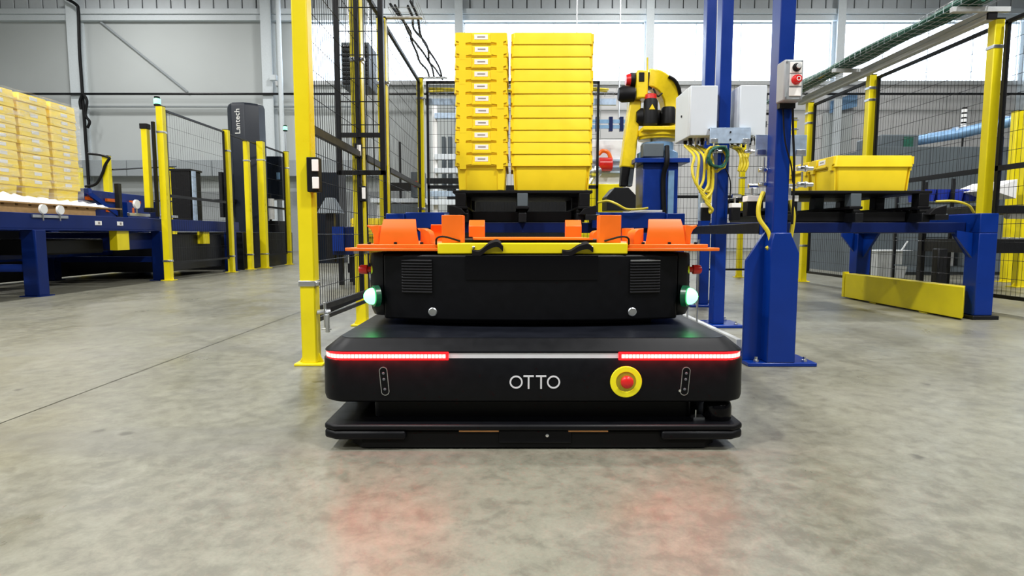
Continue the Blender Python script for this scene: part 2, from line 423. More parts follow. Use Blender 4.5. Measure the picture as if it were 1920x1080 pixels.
# wordmark: OTTO
zc, yf = .2095, Y0 - .0015
wm = MB()
def ring(x, z, r0, r1, y0, y1, n=32):
    lo = []
    m_ = MB()
    for j in range(n):
        a = 2 * PI * j / n; ca, sa = math.cos(a), math.sin(a)
        lo.append([(x + r1 * ca, y0, z + r1 * sa), (x + r0 * ca, y0, z + r0 * sa), (x + r0 * ca, y1, z + r0 * sa), (x + r1 * ca, y1, z + r1 * sa)])
    return m_.loft(lo, closed=True)
def xpx(px): return (px - 960) * 1.776 / F
w0 = ring(xpx(967.8), zc, .0150, .0197, yf, yf + .004).build('wordmark_letter', 'grey_diffuser', amr, label='light grey letter O of the front wordmark')
ring(xpx(1038.6), zc, .0150, .0197, yf, yf + .004).build('wordmark_letter', 'grey_diffuser', amr, label='light grey letter O of the front wordmark')
for c in (991.4, 1015.0):
    X = xpx(c); MB().box(X - .0155, X + .0155, yf, yf + .004, zc + .0158, zc + .0207).box(X - .0025, X + .0025, yf, yf + .004, zc - .0207, zc + .0158).build('wordmark_letter', 'grey_diffuser', amr, label='light grey letter T of the front wordmark')
# emergency stop on the front
ex, ez = xpx(1175.5), .2105
es = ring(ex, ez, .030, .0475, Y0 - .004, Y0 + .004, 40).build('stop_ring', 'estop_yellow', amr, bevel=.0015, label='yellow emergency stop ring')
MB().lathe([(.0305, -.0025), (.0305, -.0022), (.024, -.0012)], (ex, Y0, ez), 'Y').build('stop_bowl', 'estop_bowl', es)
MB().lathe([(.012, -.001), (.012, -.014), (.019, -.015), (.0195, -.020), (.016, -.0255), (.006, -.0275)], (ex, Y0, ez + .003), 'Y').build('stop_button', 'red_plastic', es, smooth=50)
# camera windows: tilted capsules with chrome rims
for sx in (-1, 1):
    x0 = xpx(718.5) if sx < 0 else xpx(1287.5); tilt = math.radians(4.5) * sx
    def cap(r, hh, y0, y1):
        lp = []
        for k in range(24):
            a = 2 * PI * k / 24; u, v = r * math.cos(a), r * math.sin(a) + (hh if math.sin(a) > 0 else -hh)
            lp.append((x0 + u * math.cos(tilt) + v * math.sin(tilt), ez + .002 - u * math.sin(tilt) + v * math.cos(tilt)))
        return MB().prism(lp, 'Y', y0, y1)
    c1 = cap(.0125, .031, Y0 - .002, Y0 + .003).build('sensor_rim', 'steel', amr)
    cap(.0105, .031, Y0 - .003, Y0 + .003).build('sensor_window', 'black_gloss', c1)
    for v in (.026, .008, -.022):
        MB().lathe([(.0042, -.0035), (.003, -.0042)], (x0 + v * math.sin(tilt), Y0, ez + v), 'Y', 12).build('lens', 'machine_grey', c1)
MB().lathe([(.004, -.001), (.004, -.006)], (xpx(1277), Y0, ez - .026), 'Y', 10).build('screw', 'chrome', amr)
# lower body, base plate, skirts
MB().loft([rrect(cx, cy + .02, .50, L_ / 2 - .05, .03, z) for z in (.06, .15)]).box(cx - .60, cx + .60, Y0 + .42, Y0 + L_ - .1, .07, .15).build('lower_body', 'black_shell', amr)
def plate(hx, y0, y1, ch, z): return [(cx - hx + ch, y0, z), (cx + hx - ch, y0, z), (cx + hx, y0 + ch * .7, z), (cx + hx, y1, z), (cx - hx, y1, z), (cx - hx, y0 + ch * .7, z)]
MB().loft([plate(.636, Y0 - .01, Y0 + L_, .035, .062), plate(.636, Y0 - .01, Y0 + L_, .035, .081)]).build('base_plate', 'black_shell', amr, bevel=.006)
for sx in (-1, 1):
    q = [(cx + sx * (.636 - .04), Y0 - .011), (cx + sx * .636, Y0 + .014), (cx + sx * .636, Y0 + L_), (cx + sx * .385, Y0 + L_), (cx + sx * .385, Y0 - .011)]
    MB().prism(q, 'Z', .034, .062).build('bumper_pad', 'black_shell', amr, bevel=.008)
    MB().box(cx + sx * .36, cx + sx * .52, Y0 + .10, Y0 + .35, .0, .036).box(cx + sx * .36, cx + sx * .52, Y0 + 1.3, Y0 + 1.55, .0, .036).build('skirt', 'rubber', amr)
    MB().box(cx + sx * .105, cx + sx * .225, Y0 - .004, Y0 + .05, .0575, .0618).build('copper_strip', 'copper', amr, label='thin copper coloured strip under the base plate')
    MB().lathe([(.07, -.02), (.075, -.015), (.075, .015), (.07, .02)], (cx + sx * .42, Y0 + .87, .075), 'X', 28).build('drive_wheel', 'rubber', amr)
    MB().lathe([(.05, -.025), (.055, 0), (.05, .025)], (cx + sx * .3, Y0 + .3, .0555), 'X', 20).build('caster_wheel', 'rubber', amr)
MB().prism([(cx - .52, Y0 + .006), (cx + .52, Y0 + .006), (cx + .56, Y0 + .05), (cx + .56, Y0 + L_ - .1), (cx - .56, Y0 + L_ - .1), (cx - .56, Y0 + .05)], 'Z', .006, .055).build('underbody', 'rubber', amr)  # hull brought low and forward to deepen the shadow under the robot
MB().box(cx - .105, cx + .115, Y0 + .0, Y0 + .12, .020, .062).build('tow_block', 'black_shell', amr, bevel=.004)
MB().lathe([(.005, .001), (.005, -.004), (.003, -.005)], (xpx(1027), Y0, .046), 'Y', 12).build('bolt', 'chrome', amr)
# safety scanner on the right corner
sc = MB().lathe([(.040, .081), (.042, .086), (.042, .122), (.038, .134), (.026, .142), (.01, .145)], (cx + .575, Y0 + .062, 0), 'Z', 28).build('safety_scanner', 'black_gloss', amr, smooth=40)
MB().box(cx + .495, cx + .53, Y0 + .04, Y0 + .075, .081, .088).box(cx + .50, cx + .503, Y0 + .04, Y0 + .043, .088, .112).build('scanner_bracket', 'steel', amr)
MB().box(cx - .62, cx - .30, Y0 + .32, Y0 + .38, .081, .15).box(cx + .30, cx + .62, Y0 + .32, Y0 + .38, .081, .15).build('inner_wall', 'black_plastic', amr)
# --- lift module on the deck
def yfr(x):                                        # curved front: centre is nearest
    t = (x - cx) / .56; return Y0 + .245 + .085 * t * t
def arc(xa_, xb_, off, n=14): return [(xa_ + (xb_ - xa_) * k / n, yfr(xa_ + (xb_ - xa_) * k / n) + off) for k in range(n + 1)]
YU = Y0 + 1.55
def module(hw, z0, z1, off=0): return MB().prism(arc(cx - hw, cx + hw, off) + [(cx + hw, YU), (cx - hw, YU)], 'Z', z0, z1)
module(.44, .3365, .372, .09).build('module_foot', 'black_plastic', amr)
module(.512, .358, .582).build('module_body', 'black_shell', amr, bevel=.006)
for sx in (-1, 1):
    q = [(cx + sx * .515, yfr(cx + sx * .515) + .004), (cx + sx * .548, yfr(cx + .548) + .012), (cx + sx * .568, yfr(cx + .56) + .035), (cx + sx * .572, yfr(cx + .57) + .08), (cx + sx * .572, YU), (cx + sx * .515, YU)]
    if sx < 0: q = q[::-1]
    lo = []
    for z, k in ((.366, .05), (.385, .012), (.40, 0), (.56, 0), (.578, .006), (.586, .02)):
        lo.append([((cx + sx * .515) + (x - (cx + sx * .515)) * (1 - k * 3), y + k * .3 * (y < 3)) + (z,) for x, y in q])
    pod = MB().loft(lo).build('corner_pod', 'black_shell', amr, smooth=50)
    # side stop button and green lamp, both facing outward
    bx_, by_ = cx + sx * .572, Y0 + .395
    MB().lathe([(.022, sx * -.004), (.022, sx * .004), (.0185, sx * .005), (.0185, sx * -.004)], (bx_ - sx * .012, by_ - .02, .526), 'X', 24).build('stop_collar', 'estop_yellow', pod)
    MB().lathe([(.010, 0), (.010, sx * .012), (.0165, sx * .014), (.0165, sx * .036), (.013, sx * .043), (.004, sx * .045)], (bx_ - sx * .004, by_ - .02, .526), 'X', 22).build('stop_button', 'red_plastic', pod, smooth=50)
    lc_ = Vector((bx_ - sx * .030, by_ - .085, .437)); ld = Vector((sx * .86, -.51, 0))
    gl = MB().tube([lc_ - ld * .012, lc_ + ld * .006, lc_ + ld * .008], [.037, .037, .031], 28).build('lamp_base', 'lamp_rim', pod)
    MB().tube([lc_ + ld * t_ for t_ in (.004, .010, .020, .030, .037, .040)], [.028, .029, .027, .021, .012, .003], 28).build('lamp_dome', 'lamp_green', pod, smooth=60, label='glowing green lamp')
# vents with single slats
for sx in (-1, 1):
    x0, x1 = cx + sx * .445, cx + sx * .338
    if x0 > x1: x0, x1 = x1, x0
    def face(o): return arc(x0, x1, o, 4)
    rim = MB().prism(face(-.0015) + [(x, y + .004) for x, y in reversed(face(0))], 'Z', .449, .568).build('vent_back', 'black_gloss', amr)
    for k in range(12):
        z = .452 + k * .0097
        MB().loft([[(x, y - .0012, z), (x, y - .0075, z + .001), (x, y - .0075, z + .0035), (x, y - .0012, z + .0062)] for x, y in face(0)]).build('slat', 'vent_metal' if k < 11 else ('steel' if sx > 0 else 'vent_metal'), rim)  # right vent's top slat in bright steel, a highlight put into the colour
MB().prism(arc(cx - .222, cx + .226, -.0025, 12) + [(x, y + .004) for x, y in reversed(arc(cx - .222, cx + .226, 0, 12))], 'Z', .498, .5795).build('front_panel', 'black_gloss', amr)
for x in (-.280, .405):
    X = x * 1.0 + .008
    b_ = MB().lathe([(.0150, .002), (.0150, -.004), (.0125, -.006), (.0125, -.0045), (.008, -.0045)], (X, yfr(X), .386), 'Y', 24).build('round_bolt', 'steel', amr, smooth=40)
# --- orange docking frame
yb = MB()
YO = Y0 + .33
MB().prism([(cx - .318, YO - .06), (cx + .328, YO - .06), (cx + .328, YO + 1.0), (cx - .318, YO + 1.0)], 'Z', .5845, .6215).build('lift_plate', 'yellow_paint', amr, bevel=.004, label='yellow lift plate')
MB().box(cx - .30, cx + .32, YO + .05, YO + 1.1, .6215, .6315).build('dark_gap_fill', 'black_plastic', amr)  # black filler added to show the shaded gap below the frame plate
MB().prism([(cx - .20, YO + .02), (cx + .22, YO + .02), (cx + .30, YO + 1.18), (cx - .28, YO + 1.18)], 'Z', .6315, .6375).build('frame_plate', 'orange_paint', amr)
for sx in (-1, 1):
    c = cx + .005
    side = [(c + sx * .315, YO - .05), (c + sx * .61, YO - .05), (c + sx * .645, YO - .03), (c + sx * .645, YO + 1.18), (c + sx * .28, YO + 1.18), (c + sx * .28, YO + .05)]
    MB().prism(side, 'Z', .594, .605).build('side_plate', 'orange_paint', amr, bevel=.002)
    MB().prism([(c + sx * .33, YO - .045), (c + sx * .60, YO - .045), (c + sx * .60, YO + 1.15), (c + sx * .30, YO + 1.15), (c + sx * .30, YO + .06)], 'Z', .605, .617).build('guide_plate', 'orange_paint', amr, bevel=.002)
    for yy, rev in ((YO - .02, 1), (YO + 1.10, -1)):
        if rev < 0: c2 = c - sx * .02
        else: c2 = c
        # flared guide: vertical sheet whose top curls away, with a wing folded back at its outer end
        pr = [(0, 0), (0, .035), (.006, .060), (.020, .082), (.024, .078), (.010, .056), (.005, .034), (.005, 0)]
        xi, xo = c2 + sx * .392, c2 + sx * .530
        MB().loft([[(X + e_ * q * .16, yy + rev * p, .617 + q * 1.06) for p, q in pr] for X, e_ in ((xi, sx), (xo, -sx))]).build('guide_flap', 'orange_paint', amr, smooth=40)
        wo_ = [(0, 0), (.020, 0), (.021, .034), (.028, .050), (.042, .062), (.040, .067), (.026, .064), (.012, .066), (0, .066)]
        MB().prism([(xo + sx * (p + .001), .617 + q) for p, q in wo_], 'Y', yy + rev * .012, yy + rev * .13).build('guide_wing', 'orange_paint', amr, bevel=.002)
        wi_ = [(0, 0), (.034, 0), (.034, .030), (.029, .044), (.018, .052), (0, .056)]
        MB().prism([(xi - sx * (p + .001), .617 + q) for p, q in wi_], 'Y', yy + rev * .03, yy + rev * .16).build('guide_wing', 'orange_paint', amr, bevel=.002)
    xt = c - .003 + sx * .2725
    MB().box(xt - .0375, xt + .0375, YO - .018, YO + .05, .6215, .7175).build('stop_tab', 'orange_paint', amr, bevel=.002)
    xr = c + sx * .258
    MB().prism([(YO + 1.10, .6375), (YO + 1.16, .6375), (YO + 1.16, .715), (YO + 1.155, .728), (YO + 1.135, .728), (YO + 1.10, .695)], 'X', xr - .042, xr + .042).build('stop_tab', 'orange_paint', amr, bevel=.002)
    for k in (.56, .47, .38):
        MB().lathe([(.006, 0), (.006, .007), (.003, .008)], (c + sx * k, YO - .035, .617), 'Z', 8).build('bolt', 'black_metal', amr)
    # lifting strap: loose black webbing lying over the yellow plate
    s0 = c + (-.205 if sx < 0 else .10); hh = .022 if sx < 0 else .014
    sp = smooth_path([(s0, YO - .068, .590), (s0 + .025, YO - .075, .587), (s0 + .055, YO - .076, .596 + hh * .6), (s0 + .085, YO - .072, .597 + hh), (s0 + .105, YO - .064, .592 + hh * .5)], 5)
    MB().loft([[(p.x, p.y - .004, p.z - .010), (p.x, p.y - .005, p.z + .007), (p.x, p.y + .03, p.z + .016), (p.x, p.y + .03, p.z - .002)] for p in sp]).build('lifting_strap', 'strap', amr, smooth=60)
    MB().tube(smooth_path([(c + sx * .33, YO - .04, .617), (c + sx * .325, YO - .05, .638), (c + sx * .30, YO - .05, .643), (c + sx * .25, YO - .02, .628)], 5), .0035, 6).build('cable', 'black_plastic', amr)
    MB().lathe([(.005, 0), (.005, -.004), (.003, -.006)], (c + sx * .2 , YO - .06, .607), 'Y', 10).build('bolt', 'steel', amr)

# ================================================================ TOTES
TH, TP = .268, .0892
def oct_(hx, hy, ch, z): return [(hx - ch, -hy, z), (hx, -hy + ch, z), (hx, hy - ch, z), (hx - ch, hy, z), (-hx + ch, hy, z), (-hx, hy - ch, z), (-hx, -hy + ch, z), (-hx + ch, -hy, z)]
def make_tote(full=True):
    t = thing('storage_tote', 'x', 'tote', (0, 0, 0))
    MB().loft([oct_(.272, .172, .02, 0), oct_(.274, .174, .02, .006), oct_(.285, .185, .02, .18), oct_(.296, .196, .016, .1801), oct_(.3005, .2005, .012, .184), oct_(.2950, .1950, .014, .262), oct_(.2935, .1935, .014, .268), oct_(.289, .189, .014, .268),
               oct_(.2825, .1825, .02, .18), oct_(.2715, .1715, .02, .006)]).build('tote_body', 'tote_yellow', t, smooth=25)
    for sx in (-1, 1):
        if full:
            h = MB()
            for sy in (-1, 1):
                y0, y1 = sy * .072, sy * .188
                h.prism([(y0, .262), (y1, .262), (y1, .205), (sy * .165, .198), (sy * .165, .158), (sy * .115, .158), (sy * .115, .19), (y0, .196)], 'X', sx * .290, sx * .3085)
            h.prism([(-.075, .2), (-.04, .206), (.04, .206), (.075, .2), (.075, .19), (-.075, .19)], 'X', sx * .292, sx * .3075)
            h.build('handle_grip', 'tote_yellow', t, smooth=None)
            r = MB()
            for sy in (-1, 1):
                r.loft([[(sx * (.273 + .011 * k), sy * .122, .005 + .174 * k), (sx * (.273 + .011 * k), sy * (.170 + .010 * k), .005 + .174 * k), (sx * (.282 + .011 * k), sy * (.168 + .010 * k), .005 + .174 * k), (sx * (.282 + .011 * k), sy * .122, .005 + .174 * k)] for k in (0, 1)])
            r.build('end_rib', 'tote_yellow', t, smooth=None)
        lb = MB().box(sx * .294, sx * .3015, -.050, .050, .216, .252).build('label', 'label_white', t, smooth=None, label='small white label')
        if full: MB().box(sx * .3005, sx * .3020, -.030, .028, .229, .239).build('label_print', 'print_grey', lb, smooth=None)
    return t
tote = make_tote()
used = [0]
def place_tote(loc, rotz, label, group, proto=tote):
    if proto is tote and not used[0]:
        used[0] = 1; o = tote; o.location = loc; o.rotation_euler = (0, 0, rotz); o['label'] = label
    else: o = copy_tree(proto, loc, label, rotz)
    o['group'] = group; return o
YT, ZT0 = 4.58, .985
for k in range(11):
    n = 10 - k
    o1 = 'bottom' if k == 0 else ORD[n] + (' from top' if n else 'most')
    j = random.uniform(-.004, .004)
    place_tote((-.228 + j, YT + .3, ZT0 + TP * k), PI / 2 + random.uniform(-.008, .008), 'yellow tote, label end forward, %s of the left dock stack' % o1, 'totes in the left stack on the dock')
    place_tote((.300 + random.uniform(-.004, .004), YT + .2, ZT0 + TP * k), random.uniform(-.006, .006), 'yellow tote, plain long side forward, %s of the right dock stack' % o1, 'totes in the right stack on the dock')
place_tote((2.77, 4.83, ZT0), 0, 'single yellow tote on the right-hand dock pallet, nearest the camera', 'totes on the right dock')
place_tote((2.77, 5.235, ZT0), 0, 'single yellow tote on the right-hand dock pallet, behind the nearest one', 'totes on the right dock')

# ================================================================ PALLETS
def pallet(loc, label, w=1.06, dpt=1.2, mt='black_plastic'):
    x, y, z = loc; p = thing('plastic_pallet', label, 'pallet', loc, 'black plastic pallets')
    n = 7; bw = dpt / n
    for k in range(n): MB().box(x - w / 2, x + w / 2, y + k * bw + .008, y + (k + 1) * bw - .008, z + .118, z + .14).build('deck_board', mt, p, bevel=.003)
    for a in (-1, 0, 1):
        X = x + a * (w / 2 - .06)
        MB().box(X - .05, X + .05, y, y + dpt, z, z + .02).build('runner', mt, p, bevel=.003)
        for yy in (y + .05, y + dpt / 2, y + dpt - .05): MB().box(X - .04, X + .04, yy - .045, yy + .045, z + .02, z + .118).build('foot', mt if a else 'machine_grey', p, bevel=.004)  # centre feet in lighter grey, the light on them put into the colour
    return p
pallet((.08, 4.56, .845), 'black plastic pallet carrying the two tall tote stacks')
pallet((2.63, 4.60, .845), 'black plastic pallet under the single totes on the right dock', 1.16)

# ================================================================ DOCK STANDS (blue portals)
def side_frame(x0, x1, ya, yb_, label, zt=.812, foot=True):
    xc = (x0 + x1) / 2; t = thing('dock_side_frame', label, 'steel frame', (xc, ya, 0), 'blue dock frames')
    MB().box(x0, x1, ya, yb_, zt - .15, zt).build('top_beam', 'blue_paint', t, bevel=.006)
    for y0 in (ya, yb_ - .14):
        MB().box(x0, x1, y0, y0 + .14, .03, zt - .15).build('leg', 'blue_paint', t, bevel=.006)
        MB().box(x0 - .03, x1 + .03, y0 - .03, y0 + .17, 0, .03).build('foot_plate', 'black_metal', t, bevel=.003)
        s = 1 if y0 == ya else -1; e = y0 + (.14 if s > 0 else 0)
        MB().prism([(e, zt - .15), (e + s * .24, zt - .15), (e, zt - .40)], 'X', xc - .012, xc + .012).build('gusset', 'blue_paint', t)
        xi = x0 if xc > 0 else x1; s2 = -1 if xc > 0 else 1
        MB().prism([(xi, zt - .15), (xi + s2 * .13, zt - .13), (xi + s2 * .13, zt - .18), (xi, zt - .34)], 'Y', y0 + .058, y0 + .082).build('gusset', 'blue_paint', t)
    return t
side_frame(-.97, -.83, 4.62, 6.35, 'blue portal frame left of the tote stacks')
side_frame(1.19, 1.33, 4.62, 6.35, 'blue portal frame right of the tote stacks under the robot arm')
side_frame(3.555, 3.695, 4.56, 6.3, 'blue portal frame at the far right behind the low yellow guard')
def cradle(xa_, xb_, xi0, xi1, label):
    xm = (xi0 + xi1) / 2; t = thing('pallet_cradle', label, 'conveyor', (xm, 4.6, .66), 'pallet cradles')
    for y in (4.70, 5.55): MB().box(xa_, xb_, y, y + .12, .665, .745).build('cross_beam', 'navy_paint', t, bevel=.004)
    for X in (xi0 + .08, xm, xi1 - .08):
        MB().box(X - .03, X + .03, 4.56, 5.8, .745, .815).build('rail', 'black_metal', t, bevel=.003)
        for k in range(13): MB().lathe([(.016, -.026), (.018, -.02), (.018, .02), (.016, .026)], (X, 4.61 + k * .095, .827), 'X', 10).build('roller', 'rubber', t)
    MB().box(xi0 + .13, xi1 - .13, 4.72, 5.5, .75, .83).build('dark_filler', 'black_plastic', t, bevel=.006)  # black block added to darken the space under the pallet
    for X, s in ((xi0, 1), (xi1, -1)):
        MB().box(X - .05, X + .05, 4.50, 4.62, .76, .80).build('end_stop', 'black_metal', t, bevel=.003)
        MB().prism([(X - s * .03, .80), (X + s * .10, .80), (X + s * .06, .845), (X - s * .03, .87)], 'Y', 4.50, 4.56).build('corner_guide', 'black_plastic', t, bevel=.003)
        MB().box(X - .07, X + .06, 4.53, 4.545, .80, .806).build('wear_plate', 'galvanised', t)
    return t
cradle(-.83, 1.19, -.44, .60, 'black roller cradle with navy cross beams under the tall tote stacks')
cradle(1.58, 3.555, 2.05, 3.22, 'black roller cradle with navy cross beams under the right-hand pallet')
for xa_, xb_, lb in ((-.83, -.46, 'short blue arm joining the left portal frame to the cradle'), (.62, 1.19, 'short blue arm joining the cradle to the right portal frame')):
    MB().prism([(xa_, 4.66), (xb_, 4.66), (xb_, 4.86), (xa_, 4.86)], 'Z', .70, .822).build('cradle_arm', 'blue_paint', label=lb, cat='steel arm', bevel=.006)
MB().box(.95, 1.17, 4.68, 4.82, .823, .84).build('plastic_strip', 'white_plastic', label='flat white plastic strip lying on the blue arm by the robot pedestal', cat='strip', bevel=.002)
MB().tube(smooth_path([(.67, 4.7, .90), (.74, 4.66, .91), (.80, 4.62, .885), (.88, 4.62, .845), (.98, 4.64, .846), (1.05, 4.65, .855)], 6), .009, 8).build('yellow_cable', 'yellow_cable', label='yellow cable looping from the pallet onto the blue arm', cat='cable')
MB().tube(smooth_path([(3.20, 4.55, .90), (3.32, 4.52, .90), (3.44, 4.54, .87), (3.53, 4.6, .82)], 6), .009, 8).build('yellow_cable', 'yellow_cable', label='yellow cable running onto the far right blue portal frame', cat='cable')
# low yellow guard
gd = thing('floor_guard', 'low yellow steel guard on the floor under the right dock', 'guard', (3.46, 5.35, 0))
MB().prism([(3.42, 4.50), (3.52, 4.62), (3.52, 6.12), (3.42, 6.12)], 'Z', .012, .255).build('guard_panel', 'yellow_paint', gd, bevel=.004)
MB().box(3.415, 3.46, 6.12, 6.16, .012, .27).box(3.43, 3.51, 4.9, 5.0, 0, .012).box(3.43, 3.51, 5.6, 5.7, 0, .012).build('guard_foot', 'yellow_paint', gd)
# ================================================================ BLUE GANTRY COLUMNS
def column(x0, x1, y0, y1, h, label, base=None, heavy=False):
    xc = (x0 + x1) / 2; t = thing('gantry_column', label, 'column', (xc, y0, 0), 'blue gantry columns')
    MB().box(x0, x1, y0, y1, .02, h).build('shaft', 'blue_paint', t, bevel=.005)
    b = base or (x0 - .1, x1 + .1, y0 - .08, y1 + .08)
    bp_ = MB().box(b[0], b[1], b[2], b[3], 0, .02).build('base_plate', 'blue_paint', t, bevel=.004)
    for X in (b[0] + .05, b[1] - .05):
        for Yb in (b[2] + .03, b[3] - .03): MB().lathe([(.014, .02), (.014, .03), (.008, .032), (.008, .045)], (X, Yb, 0), 'Z', 6).build('anchor_bolt', 'steel', bp_)
    if heavy:
        g_ = [(1.165, .02), (1.425, .02), (1.425, .545), (x1, .665), (x0, .69), (1.165, .52)]
        MB().prism(g_, 'Y', y0 + .045, y0 + .063).build('gusset_plate', 'blue_paint', t, bevel=.002)
        MB().prism([(1.255, .02), (1.395, .02), (1.395, .56), (x1 + .004, .66), (x0 - .004, .66), (1.255, .60)], 'Y', y0 - .03, y0 + .05).build('cover', 'blue_paint', t, bevel=.005)
    return t
column(1.272, 1.345, 2.93, 3.03, 3.3, 'tall blue column nearest the camera carrying the grey push-button box', (1.165, 1.505, 2.90, 3.12), True)
column(1.425, 1.505, 4.20, 4.30, 3.3, 'tall blue column holding the two light grey enclosures', (1.29, 1.62, 4.12, 4.40))
cA = column(1.70, 1.785, 5.40, 5.50, 3.6, 'rearmost tall blue column behind the enclosures')
MB().box(1.79, 1.84, 5.41, 5.47, .9, 3.5).build('strut_channel', 'white_plastic', cA, label='white channel beside the shaft')
sl = thing('floor_sill', 'blue floor sill running back from the nearest blue column', 'sill', (1.2, 3.6, 0))
MB().box(1.17, 1.26, 3.12, 4.12, 0, .035).build('sill_channel', 'blue_paint', sl, bevel=.004)
MB().box(1.185, 1.215, 3.12, 4.12, .035, .10).build('sill_bar', 'light_grey', sl, bevel=.003)
gr = thing('guide_rail', 'black horizontal guide rail beside the dock between the blue columns', 'rail', (1.27, 3.7, .65))
MB().bar((1.255, 3.03, .682), (1.285, 4.6, .682), .02, .055).build('rail_bar', 'black_metal', gr, bevel=.003)
MB().box(1.25, 1.43, 4.21, 4.25, .66, .70).box(1.25, 1.28, 2.99, 3.04, .65, .71).build('rail_bracket', 'blue_paint', gr)
ss = thing('sensor_stand', 'pair of thin steel rods standing beside the mobile robot lamp', 'stand', (1.13, 3.7, 0))
MB().tube([(1.13, 3.82, .03), (1.13, 3.82, .62)], .006, 6).tube([(1.13, 3.62, .03), (1.13, 3.62, .62)], .006, 6).build('rod', 'steel', ss); MB().box(1.11, 1.15, 3.58, 3.86, 0, .03).build('stand_base', 'black_metal', ss)

# enclosures and panels
def enclosure(x0, x1, y0, y1, z0, z1, label, hinge):
    t = thing('electrical_enclosure', label, 'enclosure', ((x0 + x1) / 2, y0, z0), 'light grey enclosures')
    MB().box(x0, x1, y0 + .045, y1, z0, z1).build('cabinet_body', 'enclosure_grey', t, bevel=.006)
    dr = MB().box(x0, x1, y0, y0 + .04, z0, z1).build('door', 'enclosure_grey', t, bevel=.006)
    for z in (z0 + .08, z1 - .08): MB().box(hinge - .008, hinge + .008, y0 + .01, y0 + .05, z - .02, z + .02).build('hinge', 'black_metal', dr)
    MB().lathe([(.008, .0), (.008, -.006)], (x0 if hinge > x1 - .01 else x1, y0 + .2, (z0 + z1) / 2), 'X', 10).build('lock', 'black_metal', t)
    for k in range(4):
        X = x0 + .035 + k * (x1 - x0 - .06) / 3
        for yy in (.10, .22): MB().lathe([(.014, 0), (.014, -.02), (.010, -.022), (.010, -.045)], (X, y0 + yy, z0), 'Z', 8).build('cable_gland', 'steel' if k % 2 else 'black_plastic', t)
    return t
enclosure(1.205, 1.39, 4.13, 4.50, 1.318, 1.652, 'light grey enclosure left of the blue column with yellow cables below', 1.388)
enclosure(1.54, 1.722, 4.13, 4.50, 1.318, 1.655, 'light grey enclosure right of the blue column', 1.722)
def panel(x0, x1, y, z0, z1, label, tabs=True):
    t = thing('sensor_bracket_plate', label, 'bracket', ((x0 + x1) / 2, y, z0))
    MB().box(x0, x1, y, y + .006, z0, z1).box(x0, x1, y, y + .04, z1 - .005, z1).build('plate', 'galvanised', t, bevel=.002)
    xm = (x0 + x1) / 2
    for z in (z0 + .025, z1 - .03): MB().lathe([(.006, 0), (.006, -.005)], (xm, y, z), 'Y', 8).build('bolt', 'black_metal', t)
    for X in (x0 + .03, x1 - .03): MB().box(X - .024, X + .024, y - .006, y, z0 + .004, z0 + .032).build('tab', 'steel', t, bevel=.002)
    return t
panel(1.33, 1.605, 4.09, 1.262, 1.366, 'galvanised plate across the blue column below the enclosures')
panel(1.226, 1.485, 3.06, 1.045, 1.15, 'galvanised plate behind the nearest blue column')
def eye(p, label, s=1):
    x, y, z = p; t = thing('photo_eye', label, 'sensor', (x, y, z), 'photoelectric sensors on the dock')
    MB().tube([(x, y, z + .06), (x, y, z)], .005, 8).build('stem', 'steel', t)
    MB().lathe([(.010, -.035), (.013, -.03), (.013, .0), (.016, .004), (.016, .014), (.010, .016), (.010, .045)], (x + .01, y, z - .004), 'X', 12).build('barrel', 'steel', t)
    MB().lathe([(.018, 0), (.018, .012), (.012, .014)], (x, y, z - .01), 'Z', 10).build('knuckle', 'chrome', t)
eye((1.355, 4.07, 1.21), 'chrome sensor under the left end of the galvanised plate')
eye((1.585, 4.07, 1.21), 'chrome sensor under the right end of the galvanised plate')
eye((1.26, 3.03, .975), 'upper chrome sensor left of the nearest blue column')
eye((1.262, 3.03, .905), 'lower chrome sensor left of the nearest blue column')
eye((1.455, 3.04, .985), 'upper chrome sensor right of the nearest blue column')
eye((1.458, 3.04, .905), 'lower chrome sensor right of the nearest blue column')
def prox(x, y, z, h, w, label):
    t = thing('sensor_box', label, 'sensor', (x, y, z), 'black sensor boxes with white tops')
    MB().box(x - w / 2, x + w / 2, y, y + .06, z, z + h).build('housing', 'black_plastic', t, bevel=.004)
    MB().box(x - w / 2 - .002, x + w / 2 + .002, y - .004, y + .06, z + h, z + h + .03).build('cap', 'label_white', t, bevel=.002)
    MB().tube([(x, y + .03, z + h + .03), (x, y + .03, z + h + .075)], .007, 8).build('stem', 'steel', t)
    MB().lathe([(.012, -.03), (.012, .03)], (x + .01, y + .03, z + h + .08), 'X', 10).build('barrel', 'chrome', t)
prox(1.318, 4.08, .745, .088, .065, 'black sensor box with white top left of the enclosure column')
prox(1.52, 4.08, .745, .088, .06, 'black sensor box with white top right of the enclosure column')
prox(1.245, 3.10, .745, .075, .07, 'black sensor box with white top left of the nearest column')
prox(1.44, 3.10, .77, .05, .06, 'black sensor box with white top right of the nearest column')
